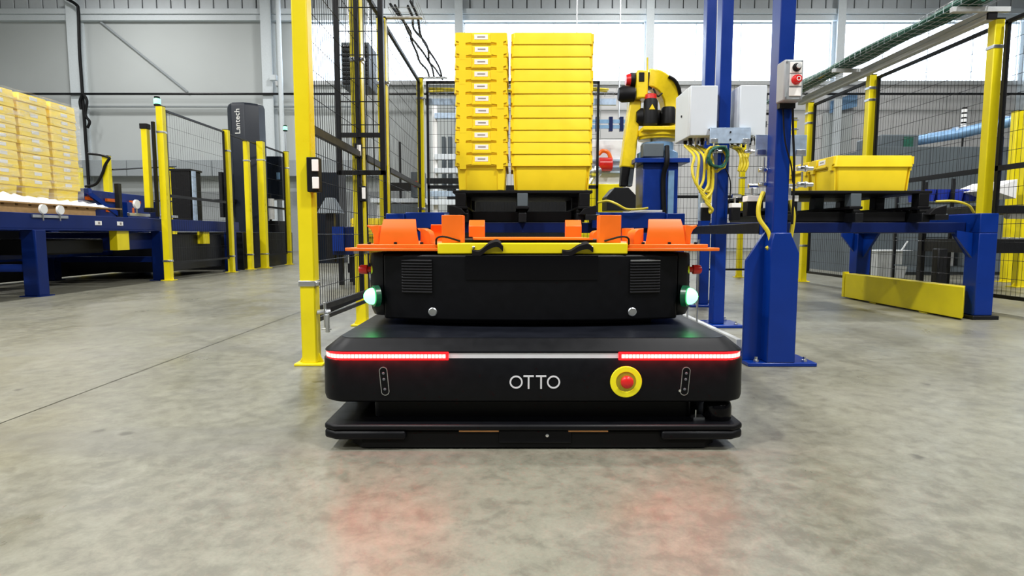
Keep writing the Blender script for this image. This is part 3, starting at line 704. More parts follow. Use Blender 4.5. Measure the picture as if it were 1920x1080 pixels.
# push-button box
pb = thing('push_button_box', 'grey push-button box with a black and a red button on the nearest blue column', 'control box', (1.307, 2.855, 1.278))
MB().box(1.262, 1.352, 2.845, 2.93, 1.272, 1.458).build('housing', 'box_grey', pb, bevel=.007)
for z0_, z1_ in ((1.395, 1.445), (1.337, 1.391), (1.292, 1.330)): MB().box(1.287, 1.342, 2.841, 2.846, z0_, z1_).build('legend_plate', 'label_white', pb, bevel=.001)
MB().lathe([(.019, 0), (.019, -.006), (.015, -.008), (.014, -.022), (.009, -.024)], (1.315, 2.841, 1.420), 'Y', 20).build('button', 'black_plastic', pb, smooth=40)
MB().lathe([(.011, 0), (.011, -.0265), (.009, -.028)], (1.315, 2.841, 1.420), 'Y', 20).build('button_face', 'light_grey', pb)
rb = MB().lathe([(.022, 0), (.022, -.006), (.019, -.008), (.019, -.024), (.016, -.028)], (1.315, 2.841, 1.364), 'Y', 20).build('button', 'red_plastic', pb, smooth=40, label='red push button')
ring(1.315, 1.364, .007, .010, 2.841 - .030, 2.841 - .027).build('button_ring', 'label_white', rb)
for X in (1.272, 1.342):
    for Z in (1.284, 1.447): MB().lathe([(.005, 0), (.005, -.003)], (X, 2.845, Z), 'Y', 8).build('screw', 'steel', pb)
MB().box(1.27, 1.345, 2.90, 2.929, 1.248, 1.272).box(1.29, 1.335, 2.9, 2.929, 1.458, 1.47).build('mount', 'black_metal', pb)
MB().tube(smooth_path([(1.335, 2.905, 1.248), (1.345, 2.915, 1.15), (1.358, 2.918, 1.0), (1.362, 2.918, .85), (1.36, 2.918, .70)], 6), .006, 6).build('black_cable', 'black_plastic', label='black cable down the front of the nearest blue column', cat='cable')
MB().tube(smooth_path([(1.295, 2.92, 1.25), (1.31, 2.918, 1.1), (1.345, 2.918, .98), (1.355, 2.916, .90)], 6), .004, 6).build('black_cable', 'black_plastic', label='thin black cable slanting across the nearest blue column', cat='cable')
for k, (pts_, r_, lb) in enumerate([
    ([(1.25, 3.0, .86), (1.222, 2.98, .80), (1.222, 2.97, .73), (1.262, 2.95, .66), (1.27, 2.94, .60), (1.25, 2.94, .58)], .011, 'thick yellow cable curling past the left side of the nearest blue column'),
    ([(1.385, 3.0, .82), (1.395, 2.98, .74), (1.378, 2.97, .62), (1.37, 2.97, .58)], .011, 'yellow cable hanging at the right side of the nearest blue column')]):
    MB().tube(smooth_path(pts_, 6), r_, 8).build('yellow_cable', 'yellow_cable', label=lb, cat='cable')
hang = [(1.225, .18, -.05), (1.255, .20, -.02), (1.29, .22, .0), (1.32, .20, .01), (1.345, .24, .02)]
for k, (x, yy, dx) in enumerate(hang):
    b0 = 1.02 - .035 * k
    MB().tube(smooth_path([(x, 4.13 + yy, 1.28), (x + .004, 4.10, 1.18), (x + dx * .3, 4.07, b0 + .08), (1.22 + .02 * k, 4.05, b0), (1.26 + .022 * k, 4.05, b0 - .06), (1.34, 4.08, b0 - .075), (1.36 - .006 * k, 4.10, b0 + .05), (1.352 - .006 * k, 4.12, 1.22)], 6), .009, 7).build('yellow_cable', 'yellow_cable', label='yellow cable loop below the left enclosure, %s of five' % ('leftmost', 'second from left', 'middle', 'second from right', 'rightmost')[k], cat='cable', group='yellow cables below the left enclosure')
def coil(c, r, n, mt, lb, grp, wob=.012):
    pts_ = []
    for i in range(n * 18 + 1):
        a = 2 * PI * i / 18; rr = r + random.uniform(-wob, wob) * .5
        pts_.append((c[0] + rr * math.cos(a), c[1] + .012 * (i / 18) + random.uniform(-.003, .003), c[2] + rr * 1.1 * math.sin(a)))
    MB().tube(pts_, .007, 6).build('cable_coil', mt, label=lb, cat='cable coil', group=grp)
coil((1.375, 4.02, 1.165), .062, 4, 'green_cable', 'coiled dark green cable hanging left of the enclosure column', 'cable coils')
coil((1.375, 4.08, 1.16), .075, 3, 'yellow_cable', 'coiled yellow cable behind the dark green coil', 'cable coils')
for k in range(3):
    x = 1.545 + .02 * k
    MB().tube(smooth_path([(x, 4.33, 1.28), (x, 4.15, 1.22), (x + .01, 4.10, 1.13), (x - .01, 4.1, 1.08), (x + .02, 4.12, 1.2)], 5), .009, 7).build('yellow_cable', 'yellow_cable', label='short yellow cable loop below the right enclosure, %s of three' % ('leftmost', 'middle', 'rightmost')[k], cat='cable', group='yellow cables below the right enclosure')
MB().tube(smooth_path([(1.445, 4.17, 1.22), (1.44, 4.16, 1.15), (1.475, 4.15, 1.08), (1.505, 4.16, .99), (1.50, 4.17, .80)], 5), .004, 6).build('black_cable', 'black_plastic', label='thin black cable over the front of the enclosure column', cat='cable')
MB().box(1.435, 1.478, 4.17, 4.195, 1.215, 1.262).build('white_tag', 'label_white', label='small white plate on the enclosure column under the galvanised plate', cat='plate', bevel=.002)
MB().box(1.275, 1.305, 4.10, 4.13, .745, .93).build('steel_angle', 'galvanised', label='short upright galvanised angle beside the left sensor box', cat='bracket', bevel=.002)

# ================================================================ FENCES
def fence_post(x, y, label, h=2.42, w=.075, bands=(), group='yellow fence posts', flange=True, sx=1):
    t = thing('fence_post', label, 'fence post', (x, y, 0), group)
    p = MB().box(x - w / 2, x + w / 2, y - w / 2, y + w / 2, .008, h).build('post', 'yellow_paint', t, bevel=.006)
    if flange:
        MB().box(x - w * .95, x + w * .95, y - w * .75, y + w * .75, 0, .012).prism([(x - w * .8, .012), (x + w * .8, .012), (x + w * .5, .06), (x - w * .5, .06)], 'Y', y - .004, y + .004).build('base_flange', 'yellow_paint', t, bevel=.003)
    MB().box(x - w / 2 - .002, x + w / 2 + .002, y - w / 2 - .002, y + w / 2 + .002, h, h + .008).build('cap', 'black_plastic', t)
    for z in bands:
        MB().box(x - w / 2 - .005, x + w / 2 + .005, y - w / 2 - .005, y + w / 2 + .005, z - .014, z + .014).box(x + sx * (w / 2), x + sx * (w / 2 + .025), y - w / 2 - .004, y - w / 2 + .02, z - .010, z + .010).build('clamp', 'steel', t, bevel=.003)
    return t
def fence_panel(axis, c, a0, a1, label, z0=.22, z1=2.38, sp=.04, hsp=.14, rails=(1.20,), fr=.028, wr=.0018, group='black mesh fence panels'):
    def P(a, z, o=0): return Vector((c + o, a, z)) if axis == 'Y' else Vector((a, c + o, z))
    t = thing('mesh_panel', label, 'fence panel', P((a0 + a1) / 2, z0), group)
    f = MB()
    f.bar(P(a0, z0), P(a1, z0), fr).bar(P(a0, z1), P(a1, z1), fr).bar(P(a0 + fr / 2, z0), P(a0 + fr / 2, z1), fr).bar(P(a1 - fr / 2, z0), P(a1 - fr / 2, z1), fr)
    f.build('panel_frame', 'black_metal', t)
    for z in rails: MB().bar(P(a0, z), P(a1, z), fr, fr * 1.4).build('mid_rail', 'black_metal', t)
    w = MB(); n = int((a1 - a0) / sp)
    for k in range(1, n): w.tube([P(a0 + (a1 - a0) * k / n, z0), P(a0 + (a1 - a0) * k / n, z1)], wr, 4, False)
    n = int((z1 - z0) / hsp)
    for k in range(1, n): w.tube([P(a0, z0 + (z1 - z0) * k / n, .003), P(a1, z0 + (z1 - z0) * k / n, .003)], wr * 1.2, 4, False)
    w.build('wire_mesh', 'black_metal', t, smooth=None, kind='stuff')
    return t
# fence left of the dock
xf = -1.055
fence_post(-1.01, 2.97, 'big yellow fence post beside the front left corner of the mobile robot', bands=(.41,), group='yellow posts left of the dock')
fence_post(-1.075, 4.26, 'second yellow fence post left of the dock, passing behind the hanging black frame', bands=(1.85, .53), group='yellow posts left of the dock')
fence_post(-1.075, 5.10, 'third yellow fence post left of the dock, at the right edge of the hanging frame', bands=(1.9,), group='yellow posts left of the dock')
fence_post(-1.05, 7.0, 'fourth yellow fence post left of the dock, where the cable tray turns', bands=(2.2, .95), group='yellow posts left of the dock')
fence_panel('Y', xf, 3.03, 4.20, 'mesh panel between the first and second yellow posts left of the dock')
fence_panel('Y', xf, 4.32, 5.04, 'narrow mesh panel between the second and third yellow posts left of the dock')
fence_panel('Y', xf, 5.16, 6.94, 'mesh panel between the third and fourth yellow posts left of the dock')
fence_panel('X', 7.0, -.98, 1.0, 'mesh panel closing the cell behind the tall tote stacks', z0=.2, z1=2.38)
gf = thing('hanging_frame', 'tall black mesh frame hanging above the floor between two yellow posts', 'mesh frame', (-1.035, 4.18, 1.06))
f = MB(); xa_, xb_, yy = -1.205, -.870, 4.16
f.box(xa_, xa_ + .035, yy, yy + .03, 1.06, 2.5).box(xb_ - .035, xb_, yy, yy + .03, 1.06, 2.5).box(xa_, xb_, yy, yy + .03, 1.06, 1.092).box(xa_, xb_, yy, yy + .03, 2.47, 2.5).build('frame', 'black_metal', gf, bevel=.003)
MB().box(xa_ + .035, xb_ - .035, yy + .002, yy + .028, 1.315, 1.345).build('frame_rail', 'black_metal', gf)
w = MB()
for k in range(1, 6): X = xa_ + .035 + (xb_ - xa_ - .07) * k / 6; w.tube([(X, yy + .015, 1.09), (X, yy + .015, 2.47)], .0028, 4, False)
for k in range(1, 9): w.tube([(xa_ + .03, yy + .018, 1.09 + k * .155), (xb_ - .03, yy + .018, 1.09 + k * .155)], .0035, 4, False)
w.build('wire_mesh', 'black_metal', gf, smooth=None, kind='stuff')
# gate bars and latch near the first post
gb = thing('gate_bar', 'black gate bars with steel latch between the big yellow post and mobile robot', 'gate bar', (-1.0, 3.0, .2))
MB().bar((-1.0, 2.95, .272), (-.985, 4.1, .262), .022, .03).bar((-1.0, 2.98, .215), (-.99, 4.1, .20), .018, .022).build('bar', 'black_metal', gb, bevel=.003)
MB().tube([(-.968, 2.955, .265), (-.945, 2.955, .267), (-.91, 2.97, .268)], .013, 10).build('latch_barrel', 'steel', gb)
MB().box(-.935, -.928, 2.94, 2.965, .19, .315).box(-.928, -.91, 2.94, 2.958, .165, .255).box(-.95, -.9, 2.944, 2.952, .178, .184).build('latch_plate', 'steel', gb, bevel=.002)
# interlock switches on posts
def interlock(p, w_, h_, label, n=2):
    x, y, z = p; t = thing('interlock_switch', label, 'switch', p, 'interlock switches on fence posts')
    MB().box(x, x + w_, y - .03, y + .03, z, z + h_).build('housing', 'black_plastic', t, bevel=.004)
    for k in range(n): MB().box(x + w_ * .5, x + w_ + .004, y - .036, y - .029, z + .015 + k * h_ / n, z + (k + 1) * h_ / n - .012).build('cover', 'label_white', t, bevel=.002)
interlock((-.985, 2.93, .855), .055, .165, 'black interlock switch with two white covers on the big yellow post')
interlock((-1.055, 4.19, .88), .042, .105, 'black interlock switch low on the second yellow post', 1)
interlock((-1.085, 4.20, 1.175), .045, .10, 'small interlock switch behind the rail of the hanging frame', 1)

# fence right of the docks
xr_ = 4.02
for y, lb in ((5.13, 'near yellow fence post at the right, in front of the grey machine'), (6.86, 'second yellow fence post at the right, above the single tote'), (8.25, 'third yellow fence post at the right, beside the blue wall sign'), (8.72, 'rearmost yellow fence post at the right, next to the nearest blue column')):
    fence_post(xr_, y, lb, 2.42 if y < 8.5 else 2.3, .08, bands=(2.2, .55) if y < 6 else ((2.28, 2.15, .5)), group='yellow posts of the right fence', sx=1)
for a, b, lb in ((3.4, 5.06, 'mesh panel at the right edge, nearest the camera'), (5.2, 6.79, 'mesh panel in front of the grey machine'), (6.93, 8.18, 'mesh panel above the single totes')):
    fence_panel('Y', xr_ + .03, a, b, lb, z0=.14, sp=.045, fr=.03)
fence_post(3.46, 9.1, 'slim yellow fence post seen between the two front blue columns', 2.0, .075, group='yellow posts of the right fence', bands=(1.5,))
fence_panel('X', 8.78, 2.0, 3.95, 'far mesh panel behind the single totes on the right dock', z0=.14, sp=.05)
# overhead raceway and wire basket tray on the right fence
rw = thing('cable_raceway', 'grey steel cable raceway along the top of the right fence', 'raceway', (3.97, 6.6, 2.42))
MB().box(3.88, 3.95, 5.06, 8.3, 2.40, 2.49).build('raceway_channel', 'light_grey', rw, bevel=.004)
MB().box(3.878, 3.952, 5.04, 5.06, 2.40, 2.495).build('end_cap', 'black_plastic', rw)
MB().box(3.876, 3.88, 5.06, 8.3, 2.44, 2.447).build('raceway_lip', 'steel', rw)
def basket(x0, x1, y0, y1, z, label, axis='Y', dep=.06):
    t = thing('wire_basket_tray', label, 'cable tray', ((x0 + x1) / 2, (y0 + y1) / 2, z), 'wire basket cable trays')
    w = MB()
    if axis == 'Y':
        for X, Z in ((x0, z + dep), (x0, z + dep / 2), (x0, z), ((x0 * 2 + x1) / 3, z), ((x0 + 2 * x1) / 3, z), (x1, z), (x1, z + dep / 2), (x1, z + dep)): w.tube([(X, y0, Z), (X, y1, Z)], .0020, 4)
        n = int((y1 - y0) / .1)
        for k in range(n + 1):
            Y = y0 + (y1 - y0) * k / n; w.tube([(x0, Y, z + dep), (x0, Y, z), (x1, Y, z), (x1, Y, z + dep)], .0020, 4)
    else:
        for Y, Z in ((y0, z + dep), (y0, z), ((y0 + y1) / 2, z), (y1, z), (y1, z + dep)): w.tube([(x0, Y, Z), (x1, Y, Z)], .0020, 4)
        n = int((x1 - x0) / .1)
        for k in range(n + 1):
            X = x0 + (x1 - x0) * k / n; w.tube([(X, y0, z + dep), (X, y0, z), (X, y1, z), (X, y1, z + dep)], .0020, 4)
    w.build('wire_basket', 'steel', t, smooth=None, kind='stuff'); return t
tr = basket(3.62, 3.86, 4.6, 8.8, 2.50, 'wire basket cable tray above the right fence, full of dark green cable')
for y in (5.05, 6.86, 8.25): MB().box(3.58, 4.05, y - .02, y + .02, 2.455, 2.495).build('tray_bracket', 'light_grey', tr, bevel=.002)
for k in range(7):
    x = 3.655 + .028 * k
    MB().tube(smooth_path([(x + random.uniform(-.01, .01), 4.95 + .55 * i, 2.522 + random.uniform(0, .035) + .016 * (k % 2)) for i in range(8)], 4), .027, 6).build('green_cable', 'green_cable', label='dark green cable lying in the tray above the right fence', cat='cable', group='green cables in the right tray')
MB().tube(smooth_path([(3.70, 7.4, 2.53), (3.72, 7.0, 2.57), (3.74, 6.8, 2.575), (3.72, 6.4, 2.53)], 5), .014, 6).build('yellow_cable', 'yellow_cable', label='yellow cable arching over the tray at the second right post', cat='cable')
tl = basket(-.98, -.76, 4.9, 7.2, 2.44, 'wire basket cable tray above the fence left of the tote stacks', dep=.08)
for y in (5.1, 7.0): MB().box(-1.1, -.74, y - .02, y + .02, 2.425, 2.437).build('tray_bracket', 'light_grey', tl)
for k in range(4):
    MB().tube(smooth_path([(-.95 + .045 * k + random.uniform(-.03, .03), 4.95 + .32 * i, 2.46 + random.uniform(0, .05)) for i in range(8)], 4), .011, 6).build('black_cable', 'black_plastic', label='black cable lying loosely in the tray left of the tote stacks', cat='cable', group='black cables in the left tray')
tb = basket(-.98, 1.2, 7.05, 7.25, 2.28, 'wire basket cable tray crossing behind the tall tote stacks', 'X')
MB().box(-1.0, 1.2, 7.04, 7.08, 2.14, 2.21).build('tray_bracket', 'galvanised', tb)
for k in range(3): MB().tube(smooth_path([(-.98 + .3 * i, 7.1 + .04 * k + random.uniform(-.02, .02), 2.31 + random.uniform(0, .04)) for i in range(8)], 4), .012, 6).build('yellow_cable', 'yellow_cable', label='yellow cable lying in the tray behind the tote stacks', cat='cable', group='yellow cables in the rear tray')
# left fence around the stretch wrapper
lx_ = -4.87
for y, x, h, lb in ((8.48, -4.88, 2.42, 'yellow post with a green beacon at the near end of the left fence'), (10.35, -4.86, 2.42, 'second yellow post of the left fence'), (11.2, -4.90, 2.36, 'slim yellow post just in front of the dark wrapper tower'), (11.6, -4.80, 2.42, 'wide yellow post to the right of the wrapper tower front edge'), (13.0, -4.84, 2.42, 'far yellow post of the left fence with a thin beacon pole')):
    fence_post(x, y, lb, h, .12 if y == 11.6 else .09, bands=(h - .35, .28), group='yellow posts of the left fence')
fence_panel('Y', lx_, 8.55, 10.28, 'mesh panel between the first two posts of the left fence', z0=.25, sp=.06, hsp=.20, rails=(1.2,), wr=.0014)
fence_panel('Y', lx_, 11.68, 12.94, 'mesh panel right of the wrapper tower', z0=.25, sp=.06, hsp=.3, wr=.0014)
MB().bar((-4.87, 10.42, 2.37), (-4.87, 11.55, 2.37), .025).build('fence_rail', 'black_metal', label='black top rail of the left fence in front of the wrapper tower', cat='rail')
lc = thing('light_curtain', 'yellow light curtain column with black strip beside the near left fence post', 'light curtain', (-5.02, 8.42, .8))
MB().box(-5.10, -5.02, 8.36, 8.44, 1.02, 2.1).build('housing', 'yellow_paint', lc, bevel=.006)
MB().box(-5.11, -5.01, 8.35, 8.45, 2.1, 2.17).box(-5.11, -5.01, 8.35, 8.45, .96, 1.02).build('end_cap', 'black_plastic', lc, bevel=.004)
MB().box(-4.965, -4.93, 8.38, 8.42, .9, 2.2).build('sensor_strip', 'black_plastic', lc)
def beacon(p, r, label, pole=0):
    x, y, z = p; t = thing('beacon_lamp', label, 'beacon', p, 'green beacons on the left fence')
    if pole: MB().tube([(x, y, z), (x, y, z + pole)], .009, 8).build('pole', 'steel', t)
    z += pole
    MB().lathe([(r, 0), (r, .02), (r * .8, .025)], (x, y, z), 'Z', 16).build('socket', 'black_plastic', t)
    MB().lathe([(r * .9, .025), (r, .035), (r, .09), (r * .7, .10)], (x, y, z), 'Z', 16).build('lens', 'beacon_green', t)
    MB().lathe([(r * .8, .10), (r * .8, .125), (r * .4, .13)], (x, y, z), 'Z', 16).build('top_cap', 'black_plastic', t)
beacon((-4.92, 8.48, 2.43), .045, 'green beacon on top of the near left fence post')
beacon((-4.84, 13.0, 2.43), .045, 'green beacon on a thin pole beyond the wrapper tower', .42)
# ================================================================ LEFT PALLET CONVEYOR
cv = thing('pallet_conveyor', 'blue pallet conveyor with steel legs running back along the left side', 'conveyor', (-5.8, 8.0, 0))
for X0, X1 in ((-5.06, -5.0), (-6.62, -6.56)):
    MB().box(X0, X1, 4.9, 11.0, .715, .875).build('side_beam', 'conveyor_blue', cv, bevel=.004)
    MB().box(X0 - .02, X1 + .02, 4.9, 11.0, .70, .715).build('beam_flange', 'conveyor_blue', cv)
    for y in (6.3, 8.55, 10.7):
        MB().box(X0 - .05, X1 + .05, y - .07, y + .07, .012, .70).build('leg', 'conveyor_blue', cv, bevel=.005)
        MB().box(X0 - .08, X1 + .08, y - .1, y + .1, 0, .012).build('foot_plate', 'conveyor_blue', cv)
for y in (6.25, 8.5): MB().box(-6.6, -5.03, y, y + .09, .26, .34).build('cross_member', 'conveyor_blue', cv, bevel=.004)
MB().box(-6.6, -6.5, 6.2, 10.8, .30, .38).box(-5.9, -5.82, 6.2, 10.8, .36, .42).build('lower_rail', 'conveyor_blue', cv, bevel=.004)
MB().box(-6.5, -5.1, 7.9, 8.5, .45, .68).build('drive_housing', 'navy_paint', cv, bevel=.01)
MB().box(-5.9, -5.25, 6.7, 7.7, .42, .60).build('drive_motor', 'black_plastic', cv, bevel=.02)
MB().box(-6.5, -5.12, 8.72, 10.55, .10, .66).build('dark_filler_box', 'black_metal', cv, bevel=.01)  # black box added to darken the space below the conveyor
MB().box(-6.75, -6.70, 4.9, 11.0, .02, .80).build('dark_back_panel', 'black_metal', cv)  # black panel added behind the far beam as a dark background
MB().box(-5.12, -5.02, 7.62, 7.86, .45, .70).build('chain_guard', 'yellow_paint', cv, bevel=.004)
MB().box(-5.12, -5.02, 9.75, 9.95, .5, .70).build('chain_guard', 'yellow_paint', cv, bevel=.004)
for k in range(38): MB().lathe([(.03, -.74), (.032, -.73), (.032, .73), (.03, .74)], (-5.81, 5.0 + k * .16, .845), 'X', 12).build('roller', 'steel', cv)
for y in (7.25, 7.65):
    pl = MB().box(-4.998, -4.985, y - .05, y + .05, .765, .815).build('small_plate', 'label_white', cv, smooth=None); MB().box(-4.988, -4.983, y - .015, y + .02, .775, .805).build('plate_print', 'print_grey', pl, smooth=None)
for y in (6.38, 6.62):
    MB().lathe([(.05, -.012), (.05, .012)], (-4.97, y, .92), 'X', 18).build('guide_wheel', 'white_plastic', cv); MB().tube([(-4.975, y, .92), (-4.975, y, .80)], .008, 6).build('wheel_axle', 'steel', cv)
MB().box(-4.998, -4.98, 6.25, 6.75, .83, .86).build('wheel_bracket', 'steel', cv)
MB().box(-5.75, -5.08, 5.2, 5.9, .28, .62).build('control_cabinet', 'black_plastic', label='black control cabinet under the near end of the left conveyor', cat='cabinet', bevel=.01)
pu = thing('pallet_pusher', 'blue pusher frame with diagonal brace and orange bumpers on the left conveyor', 'pusher', (-5.4, 8.0, .88))
MB().box(-5.45, -5.40, 7.48, 8.95, .88, 1.22).build('back_plate', 'blue_paint', pu, bevel=.004)
MB().bar((-5.36, 7.62, 1.18), (-5.20, 7.95, .91), .05, .05).build('brace', 'blue_paint', pu)
MB().box(-5.45, -5.22, 7.44, 7.5, 1.16, 1.22).box(-5.40, -5.30, 8.3, 8.4, .88, 1.10).build('cross_plate', 'blue_paint', pu, bevel=.004)
for y in (7.62, 8.0, 8.5): MB().box(-5.40, -5.37, y, y + .22, 1.09, 1.13).box(-5.4, -5.37, y, y + .06, .95, 1.03).build('bumper', 'orange_paint', pu)
MB().box(-5.22, -5.16, 7.92, 7.98, .88, 1.32).build('guide_post', 'black_metal', label='short black upright post on the left conveyor beside the pusher', cat='post', bevel=.004)
wh = thing('guide_roller', 'white round guide roller with steel arm at the near left fence post', 'roller', (-5.1, 8.25, .88))
MB().lathe([(.06, -.015), (.06, .015)], (-5.08, 8.15, 1.06), 'X', 22).build('wheel', 'white_plastic', wh); MB().box(-5.12, -5.08, 8.0, 8.45, .90, .94).box(-5.09, -5.075, 8.14, 8.16, .94, 1.06).build('arm', 'steel', wh, bevel=.003)
wh2 = thing('guide_roller', 'white round guide roller with steel arm just behind the near left fence post', 'roller', (-5.1, 8.9, .88))
MB().lathe([(.06, -.015), (.06, .015)], (-5.08, 8.85, 1.06), 'X', 22).build('wheel', 'white_plastic', wh2); MB().box(-5.12, -5.08, 8.75, 9.15, .90, .94).box(-5.09, -5.075, 8.84, 8.86, .94, 1.06).build('arm', 'steel', wh2, bevel=.003)
MB().prism([(8.75, .88), (9.3, .88), (9.3, 1.0), (9.22, 1.15), (8.75, 1.15)], 'X', -5.5, -5.45).build('side_shield', 'navy_paint', label='dark blue sheet shield on the left conveyor behind the near fence post', cat='shield', bevel=.003)
bc = thing('control_tower', 'tall black cabinet with a silver edge strip on the left conveyor', 'cabinet', (-5.2, 9.7, .88))
MB().box(-5.42, -5.12, 9.6, 9.95, .88, 1.66).build('housing', 'black_plastic', bc, bevel=.008); MB().box(-5.10, -5.07, 9.62, 9.70, .88, 1.66).build('edge_strip', 'galvanised', bc); MB().box(-5.44, -5.1, 9.59, 9.96, 1.66, 1.69).build('lid', 'black_metal', bc)
# wrapped tote load
wp = thing('wooden_pallet', 'tan pallet board under the film-wrapped totes', 'pallet', (-5.5, 6.65, .877))
MB().box(-6.2, -5.02, 5.8, 7.75, .970, .985).build('slip_sheet', 'cardboard', wp)
for k in range(9): MB().box(-6.2, -5.05, 5.82 + k * .17, 5.95 + k * .17, .95, .969).build('deck_board', 'cardboard', wp)
for X in (-6.15, -5.62, -5.10): MB().box(X - .04, X + .04, 5.82, 7.31, .877, .95).build('stringer', 'cardboard', wp)
st = make_tote(False); first = [1]
for c_, (y, lb) in enumerate(((6.20, 'column nearest the camera'), (6.64, 'middle column'), (7.08, 'column farthest from camera'))):
    for k in range(11):
        n = 10 - k; o1 = 'bottom' if k == 0 else ORD[n] + (' from top' if n else 'most')
        lab = 'yellow tote under clear film, %s of the %s' % (o1, lb); loc = (-5.5 + random.uniform(-.006, .006), y, .987 + TP * k)
        if first[0]: first[0] = 0; o = st; o.location = loc; o['label'] = lab
        else: o = copy_tree(st, loc, lab, random.uniform(-.01, .01))
        o['group'] = 'film-wrapped totes on the left conveyor'
def wob(a): return random.uniform(-a, a)
lo = []; n = 14
for i in range(15):
    t_ = i / 14; z = .99 + 1.175 * t_; fl_ = .20 * max(0, 1 - t_ * 14) ** 1.5 if i < 2 else 0; e = .006 + fl_
    if i == 0: e = .14
    x0, x1, y0, y1 = -5.81 - e, -5.19 + e, 5.99 - e, 7.295 + e
    lp = []
    for a, b, cnt in (((x1, y0), (x1, y1), 12), ((x1, y1), (x0, y1), 6), ((x0, y1), (x0, y0), 12), ((x0, y0), (x1, y0), 6)):
        for k in range(cnt):
            s = k / cnt; lp.append((a[0] + (b[0] - a[0]) * s + wob(.004), a[1] + (b[1] - a[1]) * s + wob(.004), z + wob(.006)))
    lo.append(lp)
cxy = Vector((-5.5, 6.64, 0)); lo.append([(cxy.x + (p[0] - cxy.x) * .9, cxy.y + (p[1] - cxy.y) * .9, 2.168 + wob(.005)) for p in lo[-1]])
MB().loft(lo, cap=False).build('stretch_film', 'film', label='clear shiny stretch film around the yellow totes on the left conveyor', cat='film', smooth=60)
# bunched film skirt at the foot of the load
lo = []
for i in range(37):
    s = i / 36; y = 5.95 + 1.62 * s; wv_ = .02 * math.sin(i * 1.9) + .012 * math.sin(i * 3.7)
    tl_ = 1 - .75 * max(0, (s - .75) / .25)
    lo.append([(-5.17, y, 1.09 - .11 * s + wv_ * .5), (-5.10 + wv_, y, 1.035 * tl_ + (1 - tl_) * .99 + wv_ * .4), (-5.06 + wv_, y, .987), (-5.17, y, .987)])
MB().loft(lo).build('film_skirt', 'film_bunch', label='bunched white film along the foot of the wrapped totes', cat='film', smooth=70)
# ================================================================ STRETCH WRAPPER
sw = thing('stretch_wrapper', 'tall dark navy stretch wrapper tower behind the left fence', 'machine', (-5.47, 12.6, 0))
hx = []
def hexl(r, z): return [(-5.47 + r * math.cos(math.radians(a)), 12.6 + r * math.sin(math.radians(a)), z) for a in (-120, -75, -30, 0, 45, 90, 150, 200)]
MB().loft([hexl(.37, .02), hexl(.37, 3.22), hexl(.34, 3.30)]).build('tower', 'tower_navy', sw, bevel=.01, smooth=25)
MB().box(-5.40, -5.02, 13.2, 13.6, 1.42, 2.35).build('carriage_cabinet', 'tower_navy', sw, bevel=.01)
MB().box(-6.2, -4.98, 11.1, 13.6, .0, .70).box(-5.35, -5.0, 12.9, 13.4, .55, .95).build('base_frame', 'black_metal', sw, bevel=.01)
MB().lathe([(.085, .98), (.085, 1.42)], (-5.2, 12.95, 0), 'Z', 20).build('film_roll', 'white_plastic', sw)
MB().lathe([(.03, .92), (.03, 1.5)], (-5.2, 12.95, 0), 'Z', 12).box(-6.0, -5.6, 12.15, 12.3, 1.3, 1.36).box(-5.87, -5.81, 12.1, 12.4, 1.0, 1.9).build('film_arm', 'black_metal', sw)
def letters(txt, size, mat_, parent, loc, rot, name='wordmark', label=None):
    cu = bpy.data.curves.new(name, 'FONT'); cu.body = txt; cu.size = size; cu.extrude = .004; cu.align_x = 'CENTER'; cu.align_y = 'CENTER'; cu.resolution_u = 2
    tmp = bpy.data.objects.new('tmp', cu); COL.objects.link(tmp); bpy.context.view_layer.update()
    me = bpy.data.meshes.new_from_object(tmp.evaluated_get(bpy.context.evaluated_depsgraph_get())); bpy.data.objects.remove(tmp); bpy.data.curves.remove(cu)
    me.materials.clear(); me.materials.append(M[mat_]); o = bpy.data.objects.new(name, me); COL.objects.link(o); o.parent = parent; o.location = Vector(loc) - ORG[parent.name]; o.rotation_euler = rot
    if label: o['label'] = label
    return o
nx = Vector((math.cos(math.radians(-97.5)), math.sin(math.radians(-97.5)), 0)); fc = Vector((-5.47, 12.6, 2.92)) + nx * .345
Rm = Matrix((Vector((0, 0, 1)), Vector((nx.y, -nx.x, 0)), nx)).transposed(); letters('Lantech', .16, 'label_white', sw, fc + nx * .003, Rm.to_euler(), label='white lettering running up the tower')
MB().box(-5.13, -5.06, 13.18, 13.2, 1.85, 2.0).build('sign_plate', 'blue_tint', sw)
MB().box(-4.55, -3.9, 13.6, 14.2, .0, 2.05).build('rear_cabinet', 'tower_navy', label='dark cabinet behind the far yellow post of the left fence', cat='cabinet', bevel=.01)
# ================================================================ ROBOT ARM
YR = 8.5
def R(px, py, dy=0):
    p = at(px, py, YR); return Vector((p.x, YR + dy, p.z))
pd = thing('robot_pedestal', 'blue steel pedestal under the yellow robot arm', 'pedestal', (at(1230, 400, YR).x, YR, 0))
a, b = R(1199, 310), R(1263, 310)
MB().box(a.x, b.x, YR - .25, YR + .25, .02, a.z).build('pedestal_column', 'blue_paint', pd, bevel=.012)
MB().box(a.x - .13, b.x + .13, YR - .34, YR + .34, a.z, a.z + .06).build('pedestal_top', 'blue_paint', pd, bevel=.006)
MB().box(a.x - .15, b.x + .15, YR - .4, YR + .4, 0, .02).build('base_plate', 'blue_paint', pd, bevel=.004)
MB().tube(smooth_path([R(1240, 280, -.30), R(1238, 310, -.36), R(1234, 340, -.28), R(1236, 420, -.28)], 5), .035, 8).build('cable_hose', 'black_plastic', pd)
MB().box(b.x - .14, b.x - .06, YR - .275, YR - .25, .5, a.z - .1).build('conduit', 'blue_tint', pd, bevel=.003)
